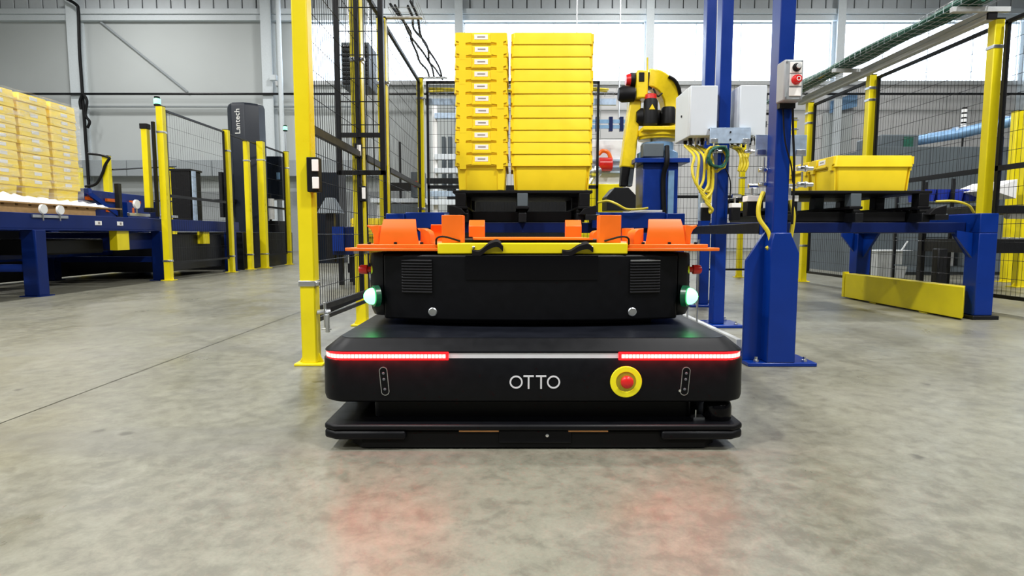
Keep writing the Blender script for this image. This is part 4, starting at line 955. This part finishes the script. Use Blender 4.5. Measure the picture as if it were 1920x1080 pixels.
ar = thing('palletising_robot', 'yellow industrial palletising robot arm with black motors on the blue pedestal', 'robot', (at(1230, 300, YR).x, YR, a.z + .06))
c0 = R(1232, 300); zt = a.z + .06
MB().lathe([(.28, zt), (.28, zt + .10), (.22, zt + .14), (.22, zt + .24)], (c0.x, YR, 0), 'Z', 28).build('base_casting', 'blue_tint', ar, smooth=40)
MB().box(c0.x - .26, c0.x + .02, YR - .30, YR - .1, zt + .02, zt + .2).build('base_block', 'machine_grey', ar, bevel=.01)
zr = R(0, 247).z
MB().lathe([(.27, zr - .12), (.27, zr - .09), (.30, zr - .08), (.30, zr), (.26, zr + .03)], (c0.x, YR, 0), 'Z', 28).box(c0.x - .27, c0.x + .25, YR - .33, YR + .1, zr - .03, zr + .02).build('turret', 'robot_yellow', ar, smooth=40, bevel=.006)
m0 = R(1214, 238, -.18)
for px, h0, h1, rr, dy in ((1213, 238, 192, .095, -.2), (1248, 236, 205, .10, -.12)):
    q0, q1 = R(px, h0, dy), R(px, h1, dy); mo = MB().lathe([(rr, q0.z), (rr, q1.z - .03), (rr * .85, q1.z)], (q0.x, YR + dy, 0), 'Z', 18).build('motor', 'black_plastic', ar, smooth=40)
    if px < 1230: MB().lathe([(rr * .85, q1.z), (rr * .8, q1.z + .06), (rr * .3, q1.z + .075)], (q0.x, YR + dy, 0), 'Z', 18).build('motor_cap', 'red_plastic', mo); MB().prism([(q0.x - .04, q0.z + .18), (q0.x + .04, q0.z + .18), (q0.x, q0.z + .25)], 'Y', YR + dy - rr - .004, YR + dy - rr + .01).build('warning_triangle', 'robot_yellow', mo)
MB().tube([R(1190, 222, -.1), R(1198, 222, -.1), R(1240, 222, .05)], [.07, .12, .12], 14).build('gearbox', 'black_plastic', ar, smooth=40)
# lower arm rising on the right, curved elbow, forearm hanging down at the left
sp = smooth_path([R(1256, 245, .1), R(1262, 215, .1), R(1260, 185, .1), R(1247, 163, .05), R(1228, 152, 0), R(1212, 150, 0)], 5)
MB().loft([[p + Vector((math.cos(t_) * r1, .0, math.sin(t_) * r1)) + Vector((0, s_ * .13, 0)) for t_, s_ in ((ang + PI / 2, -1), (ang + PI / 2, 1), (ang - PI / 2, 1), (ang - PI / 2, -1))] for p, ang, r1 in
    [(p, math.atan2((sp[min(i + 1, len(sp) - 1)] - sp[max(i - 1, 0)]).z, (sp[min(i + 1, len(sp) - 1)] - sp[max(i - 1, 0)]).x), .13 - .02 * abs(i / len(sp) - .6)) for i, p in enumerate(sp)]]).build('upper_arm', 'robot_yellow', ar, bevel=.02, smooth=50)
MB().tube(smooth_path([R(1250, 147, -.1), R(1262, 155, -.1), R(1272, 172, -.05), R(1276, 195, 0)], 5), .025, 6).build('hose', 'black_plastic', ar)
e0, e1 = R(1189, 138, 0), R(1209, 190, 0)
MB().box(e0.x, e1.x, YR - .2, YR + .15, e1.z, e0.z).build('elbow_housing', 'robot_yellow', ar, bevel=.02)
MB().box(R(1195, 0).x, R(1205, 0).x, YR - .21, YR - .19, R(0, 160).z, R(0, 143).z).build('elbow_cover', 'black_plastic', ar, bevel=.006)
MB().tube([R(1190, 152, -.05), R(1180, 152, -.05)], .10, 14).build('elbow_motor', 'black_plastic', ar); MB().tube([R(1180, 152, -.05), R(1172, 152, -.05)], [.09, .07], 14).build('elbow_motor_cap', 'red_plastic', ar)
MB().tube([R(1186, 180, -.1), R(1164, 180, -.1), R(1157, 180, -.1)], [.10, .11, .08], 14).build('wrist_motor', 'black_plastic', ar, smooth=40)
MB().tube([R(1213, 140, -.08), R(1213, 170, -.08)], .05, 10).build('joint_boot', 'black_plastic', ar)
MB().tube([R(1214, 136, 0), R(1214, 108, 0)], .012, 6).build('antenna_hose', 'yellow_cable', ar)
MB().tube(smooth_path([R(1222, 170, -.1), R(1228, 185, -.15), R(1238, 178, -.1)], 5), .012, 6).build('hose', 'black_plastic', ar)
def quad(p, q, w0, w1, d0, d1):
    p, q = Vector(p), Vector(q); dd = (q - p).normalized(); s = Vector((dd.z, 0, -dd.x))
    return MB().loft([[p + s * w0 + Vector((0, d0, 0)), p - s * w0 + Vector((0, d0, 0)), p - s * w0 - Vector((0, d0, 0)), p + s * w0 - Vector((0, d0, 0))], [q + s * w1 + Vector((0, d1, 0)), q - s * w1 + Vector((0, d1, 0)), q - s * w1 - Vector((0, d1, 0)), q + s * w1 - Vector((0, d1, 0))]])
quad(R(1190, 190), R(1175, 315), .08, .095, .10, .10).build('forearm', 'robot_yellow', ar, bevel=.02)
quad(R(1173, 305), R(1168, 350), .06, .045, .09, .07).build('wrist', 'black_plastic', ar, bevel=.01)
quad(R(1182, 310), R(1180, 350), .05, .03, .07, .06).build('wrist_link', 'machine_grey', ar, bevel=.01)
g0 = R(1166, 372)
MB().prism([(R(1138, 0).x, R(0, 396).z), (R(1192, 0).x, R(0, 396).z), (R(1192, 0).x, R(0, 368).z), (R(1178, 0).x, R(0, 354).z), (R(1152, 0).x, R(0, 354).z), (R(1138, 0).x, R(0, 370).z)], 'Y', YR - .25, YR + .2).build('gripper', 'black_metal', ar, bevel=.01)
# ================================================================ BEHIND THE CELL
def pxbox(px0, px1, py0, py1, Y, dep, name, mt, label, cat, floor=False, bevel=.008, **k):
    a, b = at(px0, py0, Y), at(px1, py1, Y)
    return MB().box(a.x, b.x, Y, Y + dep, 0 if floor else b.z, a.z).build(name, mt, label=label, cat=cat, bevel=bevel, **k)
wc = thing('machine_cabinet', 'white machine cabinet with ledges seen between the tote stacks and the robot arm', 'cabinet', (1.6, 11, 0))
a, b = at(1108, 262, 11), at(1168, 345, 11)
MB().box(a.x - .6, b.x + .8, 11, 12, 0, a.z).build('housing', 'white_plastic', wc, bevel=.01)
for py in (300, 312, 322): z = at(0, py, 11).z; MB().box(a.x - .6, b.x + .1, 10.9, 11, z - .03, z).build('ledge', 'galvanised', wc)
MB().tube(smooth_path([at(1122, 290, 10.8), at(1130, 283, 10.8), at(1140, 286, 10.8), at(1146, 300, 10.8)], 6), .035, 8).build('orange_hose', 'orange_paint', label='short orange hose on the white cabinet behind the robot', cat='hose')
MB().lathe([(.07, -.15), (.12, -.12), (.12, .1), (.07, .12)], at(1136, 308, 10.8), 'X', 16).build('red_motor', 'red_plastic', label='dark red motor on the white cabinet behind the robot', cat='motor', smooth=40)
MB().lathe([(.05, -.12), (.10, -.08), (.12, .0), (.10, .08), (.06, .12)], at(1114, 322, 10.5), 'X', 16).tube(smooth_path([at(1114, 330, 10.5), at(1106, 345, 10.5), at(1108, 356, 10.5)], 4), .04, 8).build('silver_motor', 'steel', label='silver gear motor right of the tote stacks', cat='motor', smooth=40)
pxbox(1085, 1168, 345, 400, 9.8, .6, 'yellow_machine_base', 'yellow_paint', 'yellow machine base behind the tote pallet and below the white cabinet', 'machine base', True)
tr2 = thing('cable_ladder', 'blue-grey cable ladder above the white cabinet behind the robot', 'cable tray', (1.8, 10.4, 2.6))
for py in (228, 238): p, q = at(1070, py, 10.4), at(1172, py, 10.4); MB().bar(p, q, .05, .06).build('ladder_rail', 'blue_tint', tr2)
for px in (1095, 1120, 1145, 1165): p = at(px, 233, 10.4); MB().box(p.x - .03, p.x + .03, 10.36, 10.44, p.z - .12, p.z + .12).build('ladder_rung', 'navy_paint', tr2)
for px in (1080, 1160): p = at(px, 228, 10.4); MB().tube([(p.x, 10.4, p.z), (p.x, 10.4, ZT)], .012, 6).build('hanger_rod', 'steel', tr2)
# upright rack seen through the rear mesh, left of the tote stacks
rk = thing('steel_rack', 'grey steel rack with white uprights seen through the mesh left of the tote stacks', 'rack', (-1.1, 9.2, 0))
for px in (815, 858): a = at(px, 195, 9.2); MB().box(a.x - .035, a.x + .035, 9.2, 9.27, 0, a.z).build('upright', 'white_plastic' if px < 850 else 'light_grey', rk, bevel=.004)
for py, mt in ((216, 'galvanised'), (293, 'enclosure_grey'), (319, 'enclosure_grey'), (338, 'black_metal'), (362, 'galvanised'), (378, 'enclosure_grey')):
    p, q = at(800 if py > 330 else 815, py, 9.15), at(862, py, 9.15); MB().box(p.x, q.x, 9.12, 9.2, p.z - .05, p.z + .03).build('shelf_beam', mt, rk, bevel=.003)
for px0, px1 in ((828, 836), (840, 848)): a, b = at(px0, 256, 9.4), at(px1, 355, 9.4); MB().box(a.x, b.x, 9.4, 9.55, b.z, a.z).build('side_pillar', 'machine_grey', rk, bevel=.004)
pxbox(838, 1085, 350, 470, 9.8, .6, 'dark_backdrop', 'black_metal', 'black backdrop block added to darken the view under the tote pallet', 'machine', True)  # black block added as a dark backdrop below the totes
wbn = thing('work_bench', 'white work bench with monitor arm seen through the mesh beside the second yellow post', 'bench', (-1.8, 10, 0))
a, b = at(728, 372, 10), at(795, 380, 10); MB().box(a.x - .3, b.x, 10, 10.8, b.z, a.z).build('bench_top', 'enclosure_grey', wbn, bevel=.005)
for X in (a.x - .2, b.x - .1): MB().box(X, X + .06, 10.05, 10.12, 0, b.z).box(X, X + .06, 10.68, 10.75, 0, b.z).build('leg', 'light_grey', wbn)
p = at(751, 345, 10.2); MB().tube([(p.x, 10.2, a.z), (p.x, 10.2, 2.2)], .02, 8).build('monitor_pole', 'black_metal', wbn)
MB().box(p.x - .18, p.x + .18, 10.15, 10.19, p.z - .12, p.z + .02).build('monitor', 'black_plastic', wbn, bevel=.005)
MB().box(a.x, a.x + .5, 10.02, 10.4, a.z - .55, b.z - .02).build('drawer_unit', 'machine_grey', wbn, bevel=.005)
pxbox(770, 795, 322, 370, 10.3, .3, 'grey_control_panel', 'machine_grey', 'grey control panel with red stop button at the end of the work bench', 'control panel')
MB().lathe([(.05, 0), (.05, -.03), (.03, -.04)], at(780, 345, 10.3), 'Y', 14).build('stop_button', 'red_plastic', label='small round red stop button on the grey control panel behind the mesh', cat='button')
# tote pile seen through the fence
for k in range(5):
    place_tote((-1.95, 8.6, .25 + .09 * k), .0, 'yellow tote behind the second fence post, %s of a small pile' % ('bottom' if k == 0 else ['', 'second from the bottom', 'middle', 'fourth from the bottom', 'topmost'][k]), 'small pile of totes beyond the left mesh', tote)
dl = thing('tote_dolly', 'black dolly under the small pile of totes behind the fence', 'dolly', (-1.95, 8.6, 0)); MB().box(-2.3, -1.6, 8.35, 8.85, .12, .25).build('platform', 'black_plastic', dl, bevel=.005); MB().box(-2.25, -2.15, 8.4, 8.8, 0, .12).box(-1.75, -1.65, 8.4, 8.8, 0, .12).build('wheel_block', 'rubber', dl, bevel=.01)
sg = thing('blue_machine', 'small blue machine with dark motor seen through the mesh beside the big yellow post', 'machine', (-2.1, 7.6, 0))
a, b = at(622, 425, 7.6), at(668, 478, 7.6); MB().box(a.x, b.x, 7.6, 8.3, b.z, a.z).build('body', 'navy_paint', sg, bevel=.01); MB().box(a.x + .02, a.x + .16, 7.55, 7.6, b.z + .05, a.z).build('side_plate', 'blue_paint', sg)
MB().box(a.x + .05, a.x + .10, 7.7, 7.75, 0, b.z).box(b.x - .08, b.x - .03, 7.7, 7.75, 0, b.z).box(b.x - .08, b.x - .03, 8.2, 8.25, 0, b.z).box(a.x + .05, a.x + .1, 8.2, 8.25, 0, b.z).build('leg', 'black_metal', sg)
q = at(616, 400, 7.6); MB().loft([[(q.x - r, 7.7 - r, z), (q.x + r, 7.7 - r, z), (q.x + r, 7.7 + r, z), (q.x - r, 7.7 + r, z)] for r, z in ((.14, q.z - .0), (.05, q.z + .20))]).build('hopper', 'machine_grey', sg, bevel=.006); MB().box(q.x - .05, q.x + .05, 7.65, 7.75, .3, q.z).build('hopper_stand', 'black_metal', sg)
# hanging unit heater near the windows
uh = thing('unit_heater', 'dark louvred unit heater hanging in front of the windows', 'heater', at(665, 160, 17))
a, b = at(638, 78, 17), at(692, 162, 17)
MB().box(a.x, b.x, 17.05, 18.0, b.z, a.z).build('housing', 'machine_grey', uh, bevel=.02)
for k in range(9): z = b.z + .06 + k * (a.z - b.z - .1) / 9; MB().prism([(17.05, z), (16.97, z + .02), (16.97, z + .04), (17.05, z + .09)], 'X', a.x + .04, b.x - .04).build('louvre', 'black_metal', uh)
MB().tube([(a.x + .1, 17.5, a.z), (a.x + .1, 17.5, ZT)], .015, 6).tube([(b.x - .1, 17.5, a.z), (b.x - .1, 17.5, ZT)], .015, 6).build('hanger_rod', 'steel', uh)
# right background
gm = thing('grey_machine', 'large dark grey sheet-metal machine behind the right fence', 'machine', (7.5, 10.2, 0))
a, b = at(1640, 275, 9.6), at(1960, 275, 9.6)
for k in range(6):
    X0 = a.x + (b.x - a.x) * k / 6; MB().box(X0 + .004, a.x + (b.x - a.x) * (k + 1) / 6 - .004, 9.6, 9.66, .05, a.z).build('side_panel', 'machine_grey', gm, bevel=.005)
MB().box(a.x, b.x, 9.66, 12.5, 0, a.z - .01).build('housing', 'machine_grey', gm)
a2, b2 = at(1652, 252, 9.9), at(1722, 272, 9.9); MB().box(a2.x, b2.x, 9.9, 10.6, a.z - .01, a2.z).build('roof_box', 'machine_grey', gm, bevel=.02); MB().box(b2.x - .25, b2.x - .1, 9.88, 9.9, a.z + .04, a2.z - .04).build('roof_box_screen', 'green_cable', gm)
dc = thing('exhaust_duct', 'blue-grey round exhaust duct sloping up above the grey machine', 'duct', at(1800, 250, 9.8))
MB().tube([at(1722, 263, 10.2), at(1800, 250, 9.8), at(1960, 212, 9.2)], .085, 18).build('duct_pipe', 'blue_tint', dc, smooth=60)
for t_ in (.3, .7): p = at(1722 + 230 * t_, 263 - 48 * t_, 10.1 - .8 * t_); MB().tube([(p.x - .02, p.y, p.z - .006), (p.x + .03, p.y - .01, p.z + .006)], .095, 18).build('duct_band', 'galvanised', dc)
p = at(1804, 275, 9.8); slm = thing('signal_tower', 'banded signal tower standing on the grey machine', 'signal light', (p.x, 9.8, p.z))
MB().tube([(p.x, 9.8, p.z), (p.x, 9.8, at(0, 240, 9.8).z)], .015, 8).build('pole', 'black_metal', slm)
for k in range(4): z0 = at(0, 238 - 9 * k, 9.8).z; MB().lathe([(.04, z0), (.04, z0 + .05)], (p.x, 9.8, 0), 'Z', 14).build('lens', 'white_plastic', slm); MB().lathe([(.035, z0 + .05), (.035, z0 + .08)], (p.x, 9.8, 0), 'Z', 14).build('band', 'black_plastic', slm)
bn = thing('grey_bin', 'tapered grey plastic bin standing by the grey machine', 'bin', at(1675, 520, 8.7))
a, b = at(1646, 472, 8.7), at(1706, 520, 8.7); bz = a.z
MB().loft([[(a.x + i, 8.7 + i, z), (b.x - i, 8.7 + i, z), (b.x - i, 9.15 - i, z), (a.x + i, 9.15 - i, z)] for i, z in ((.05, .01), (0, bz), (-.02, bz), (-.02, bz + .02), (.01, bz + .02), (.06, .03))]).build('bin_body', 'light_grey', bn, bevel=.006)
MB().tube([at(1690, 470, 8.9), at(1702, 452, 8.9)], .012, 6).build('broom_handle', 'light_grey', label='short pale handle sticking out of the grey bin', cat='handle')
rk2 = thing('bin_rack', 'grey wire rack holding blue bins behind the right fence', 'rack', (5.3, 7.6, 0))
a, b = at(1732, 335, 7.6), at(1838, 420, 7.6)
for X in (a.x, (a.x + b.x) / 2, b.x):
    for Y in (7.6, 8.1): MB().box(X - .015, X + .015, Y - .015, Y + .015, 0, a.z).build('upright', 'black_metal', rk2)
for z in (.25, .62, a.z - .28): MB().box(a.x, b.x, 7.6, 8.1, z - .015, z).build('shelf', 'machine_grey', rk2)
for k in range(4):
    X0 = a.x + .03 + k * (b.x - a.x - .04) / 4; w_ = (b.x - a.x) / 4 - .03; z = a.z - .28
    MB().loft([[(X0 + i, 7.63 + i, zz), (X0 + w_ - i, 7.63 + i, zz), (X0 + w_ - i, 7.95 - i, zz), (X0 + i, 7.95 - i, zz)] for i, zz in ((.015, z), (0, z + .15), (.008, z + .15), (.02, z + .01))]).build('blue_bin', 'bin_blue', label='open blue plastic bin on the wire rack, %s from the left' % ('first', 'second', 'third', 'fourth')[k], cat='bin', group='blue bins on the wire rack')
for k in range(3):
    MB().box(a.x + .05 + k * .24, a.x + .24 + k * .24, 7.65, 8.0, .25, .44).build('stored_box', 'machine_grey' if k != 1 else 'light_grey', label='%s box on the bottom shelf of the wire rack' % ('left dark', 'middle pale', 'right dark')[k], cat='box', bevel=.005)
ws = thing('white_hood', 'white sloping sheet hood at the right edge behind the mesh', 'hood', at(1880, 380, 7.2))
a = at(1858, 356, 7.2); b = at(1908, 336, 7.2); c_ = at(1905, 372, 7.2); MB().loft([[(p.x, Y, p.z) for p in (a, b, c_)] for Y in (7.2, 7.9)]).build('hood_sheet', 'white_plastic', ws)
tb2 = thing('dark_table', 'dark work table with wire sides under the white hood at the right edge', 'table', (6.2, 7.0, 0))
a, b = at(1836, 385, 6.4), at(1960, 400, 6.4); MB().box(a.x, b.x, 6.4, 7.4, b.z, a.z).build('table_top', 'black_metal', tb2, bevel=.005)
for X in (a.x + .03, b.x - .05):
    for Y in (6.43, 7.3): MB().box(X, X + .05, Y, Y + .05, 0, b.z).build('leg', 'black_metal', tb2)
MB().box(a.x + .05, b.x - .05, 6.5, 7.3, .45, .6).build('table_shelf', 'black_metal', tb2)
MB().tube([at(1888, 402, 6.6), at(1990, 402, 6.6)], .05, 14).build('white_roll', 'white_plastic', label='white ribbed roll lying at the right edge behind the mesh', cat='roll')
for px, Y, h, lb in ((1888, 8.2, 2.3, 'far yellow post at the right edge beside the white hood'), (1912, 7.4, 2.3, 'yellow post cut off by the right edge of the frame')):
    x = (px - 960) * Y / F; fence_post(x, Y, lb, h, .1, group='yellow posts at the right edge', bands=(.6,))
for px, Y, lb in ((1862, 8.4, 'thin dark blue upright left of the far yellow post at the right edge'),):
    x = (px - 960) * Y / F; MB().box(x - .03, x + .03, Y, Y + .06, 0, 2.0).build('steel_upright', 'navy_paint', label=lb, cat='post')
MB().box(4.5, 5.2, 6.45, 6.55, .0, .10).box(4.6, 4.7, 6.45, 6.55, .1, .5).build('sill_block', 'black_metal', label='dark floor stop under the mesh panel at the right', cat='stop', bevel=.01)
# wall fixtures
MB().tube([(XL, 23.5, at(0, 176, 23.5).z), (XR, 23.5, at(0, 176, 23.5).z)], .045, 8).build('sprinkler_pipe', 'black_metal', label='thin dark pipe running the length of the back wall', cat='pipe')
MB().tube([(XL, 23.8, at(0, 200, 23.8).z), (-6, 23.8, at(0, 200, 23.8).z)], .035, 8).build('conduit', 'box_grey', label='thin grey conduit below the dark pipe on the left back wall', cat='pipe')
MB().bar(at(178, 32, 23.9), at(352, 172, 23.9), .05, .06).build('wall_diagonal', 'box_grey', label='thin grey diagonal bar on the left bay of the back wall', cat='brace')  # thin grey bar slanting across the wall bay
MB().tube(smooth_path([at(118, -6, 23.3), at(142, 8, 23.3), at(147, 22, 23.3), at(149, 90, 23.3), at(153, 150, 23.3), at(160, 250, 23.3), at(168, 370, 23.3)], 6), .055, 8).build('drop_cable', 'black_plastic', label='thick black drop cable down the left wall column', cat='cable')
MB().tube(smooth_path([at(152, 205, 23.2), at(150, 190, 23.2), at(156, 178, 23.2), at(163, 190, 23.2), at(160, 215, 23.2), at(168, 228, 23.2), at(164, 240, 23.2)], 6), .05, 8).build('cable_loop', 'black_plastic', label='looped black cable on the left wall column', cat='cable')
tk = thing('wall_trunking', 'grey trunking along the lower left back wall', 'trunking', (-15, 23.4, 3))
a, b = at(0, 300, 23.4), at(0, 330, 23.4)
for k in range(5): X = -21.5 + 3.3 * k; MB().box(X + .01, X + 3.29, 23.4, 23.8, b.z, a.z).build('trunking_section', 'box_grey', tk, bevel=.01)
lf = thing('wall_light', 'small white wall fitting on the second column of the back wall', 'light fitting', at(512, 150, 23.4)); p = at(512, 145, 23.4)
MB().box(p.x - .15, p.x + .12, 23.4, 23.55, p.z - .1, p.z + .1).build('bracket', 'column_white', lf, bevel=.01); MB().box(p.x + .1, p.x + .3, 23.3, 23.5, p.z - .35, p.z - .15).build('lamp_head', 'light_grey', lf, bevel=.03)
dp = thing('drain_pipe', 'white downpipe on the second column of the back wall', 'pipe', at(531, 400, 23.3)); MB().tube([(at(531, 300, 23.28).x, 23.28, 0), (at(531, 300, 23.28).x, 23.28, ZT)], .09, 12).build('pipe', 'column_white', dp, smooth=60)
sb = thing('blue_sign', 'blue banner on the back wall at the right of the blue columns', 'sign', at(1582, 195, 23.7)); a, b = at(1558, 190, 23.7), at(1606, 212, 23.7)
MB().prism([(a.x, a.z), (b.x, a.z + .35), (b.x, b.z + .25), (a.x, b.z)], 'Y', 23.7, 23.75).build('banner', 'blue_tint', sb)
dr = struct(MB().box(at(1556, 0, 23.8).x, at(1610, 0, 23.8).x, 23.82, 23.95, 0, at(0, 212, 23.8).z).build('door_1', 'wall_white', bevel=.02))
for px, Y, lb in ((211, 13.7, 'yellow post of the rear left fence with black hose'), (158, 15.0, 'yellow post of the rear left fence beside the wrapped totes'), (330, 16.1, 'farthest yellow post of the rear left fence')):
    x = (px - 960) * Y / F; fence_post(x, Y, lb, 2.42 if px != 158 else 2.3, .13, group='yellow posts of the rear left fence')
MB().tube(smooth_path([at(206, 296, 13.6), at(197, 310, 13.6), at(192, 325, 13.6), at(180, 345, 13.6), at(160, 350, 13.6)], 6), .03, 8).tube(smooth_path([at(206, 296, 13.6), at(190, 291, 13.6), at(165, 288, 13.6)], 4), .025, 8).build('black_hose', 'black_plastic', label='black hose drooping from the rear left fence post', cat='hose')
for py, lb in ((318, 'upper'), (372, 'lower')): MB().tube([at(211, py, 13.7), at(330, py - 6 + (12 if py > 350 else 0), 16.1)], .02, 6).build('guard_wire', 'black_metal', label='%s black guard wire of the rear left fence' % lb, cat='wire')
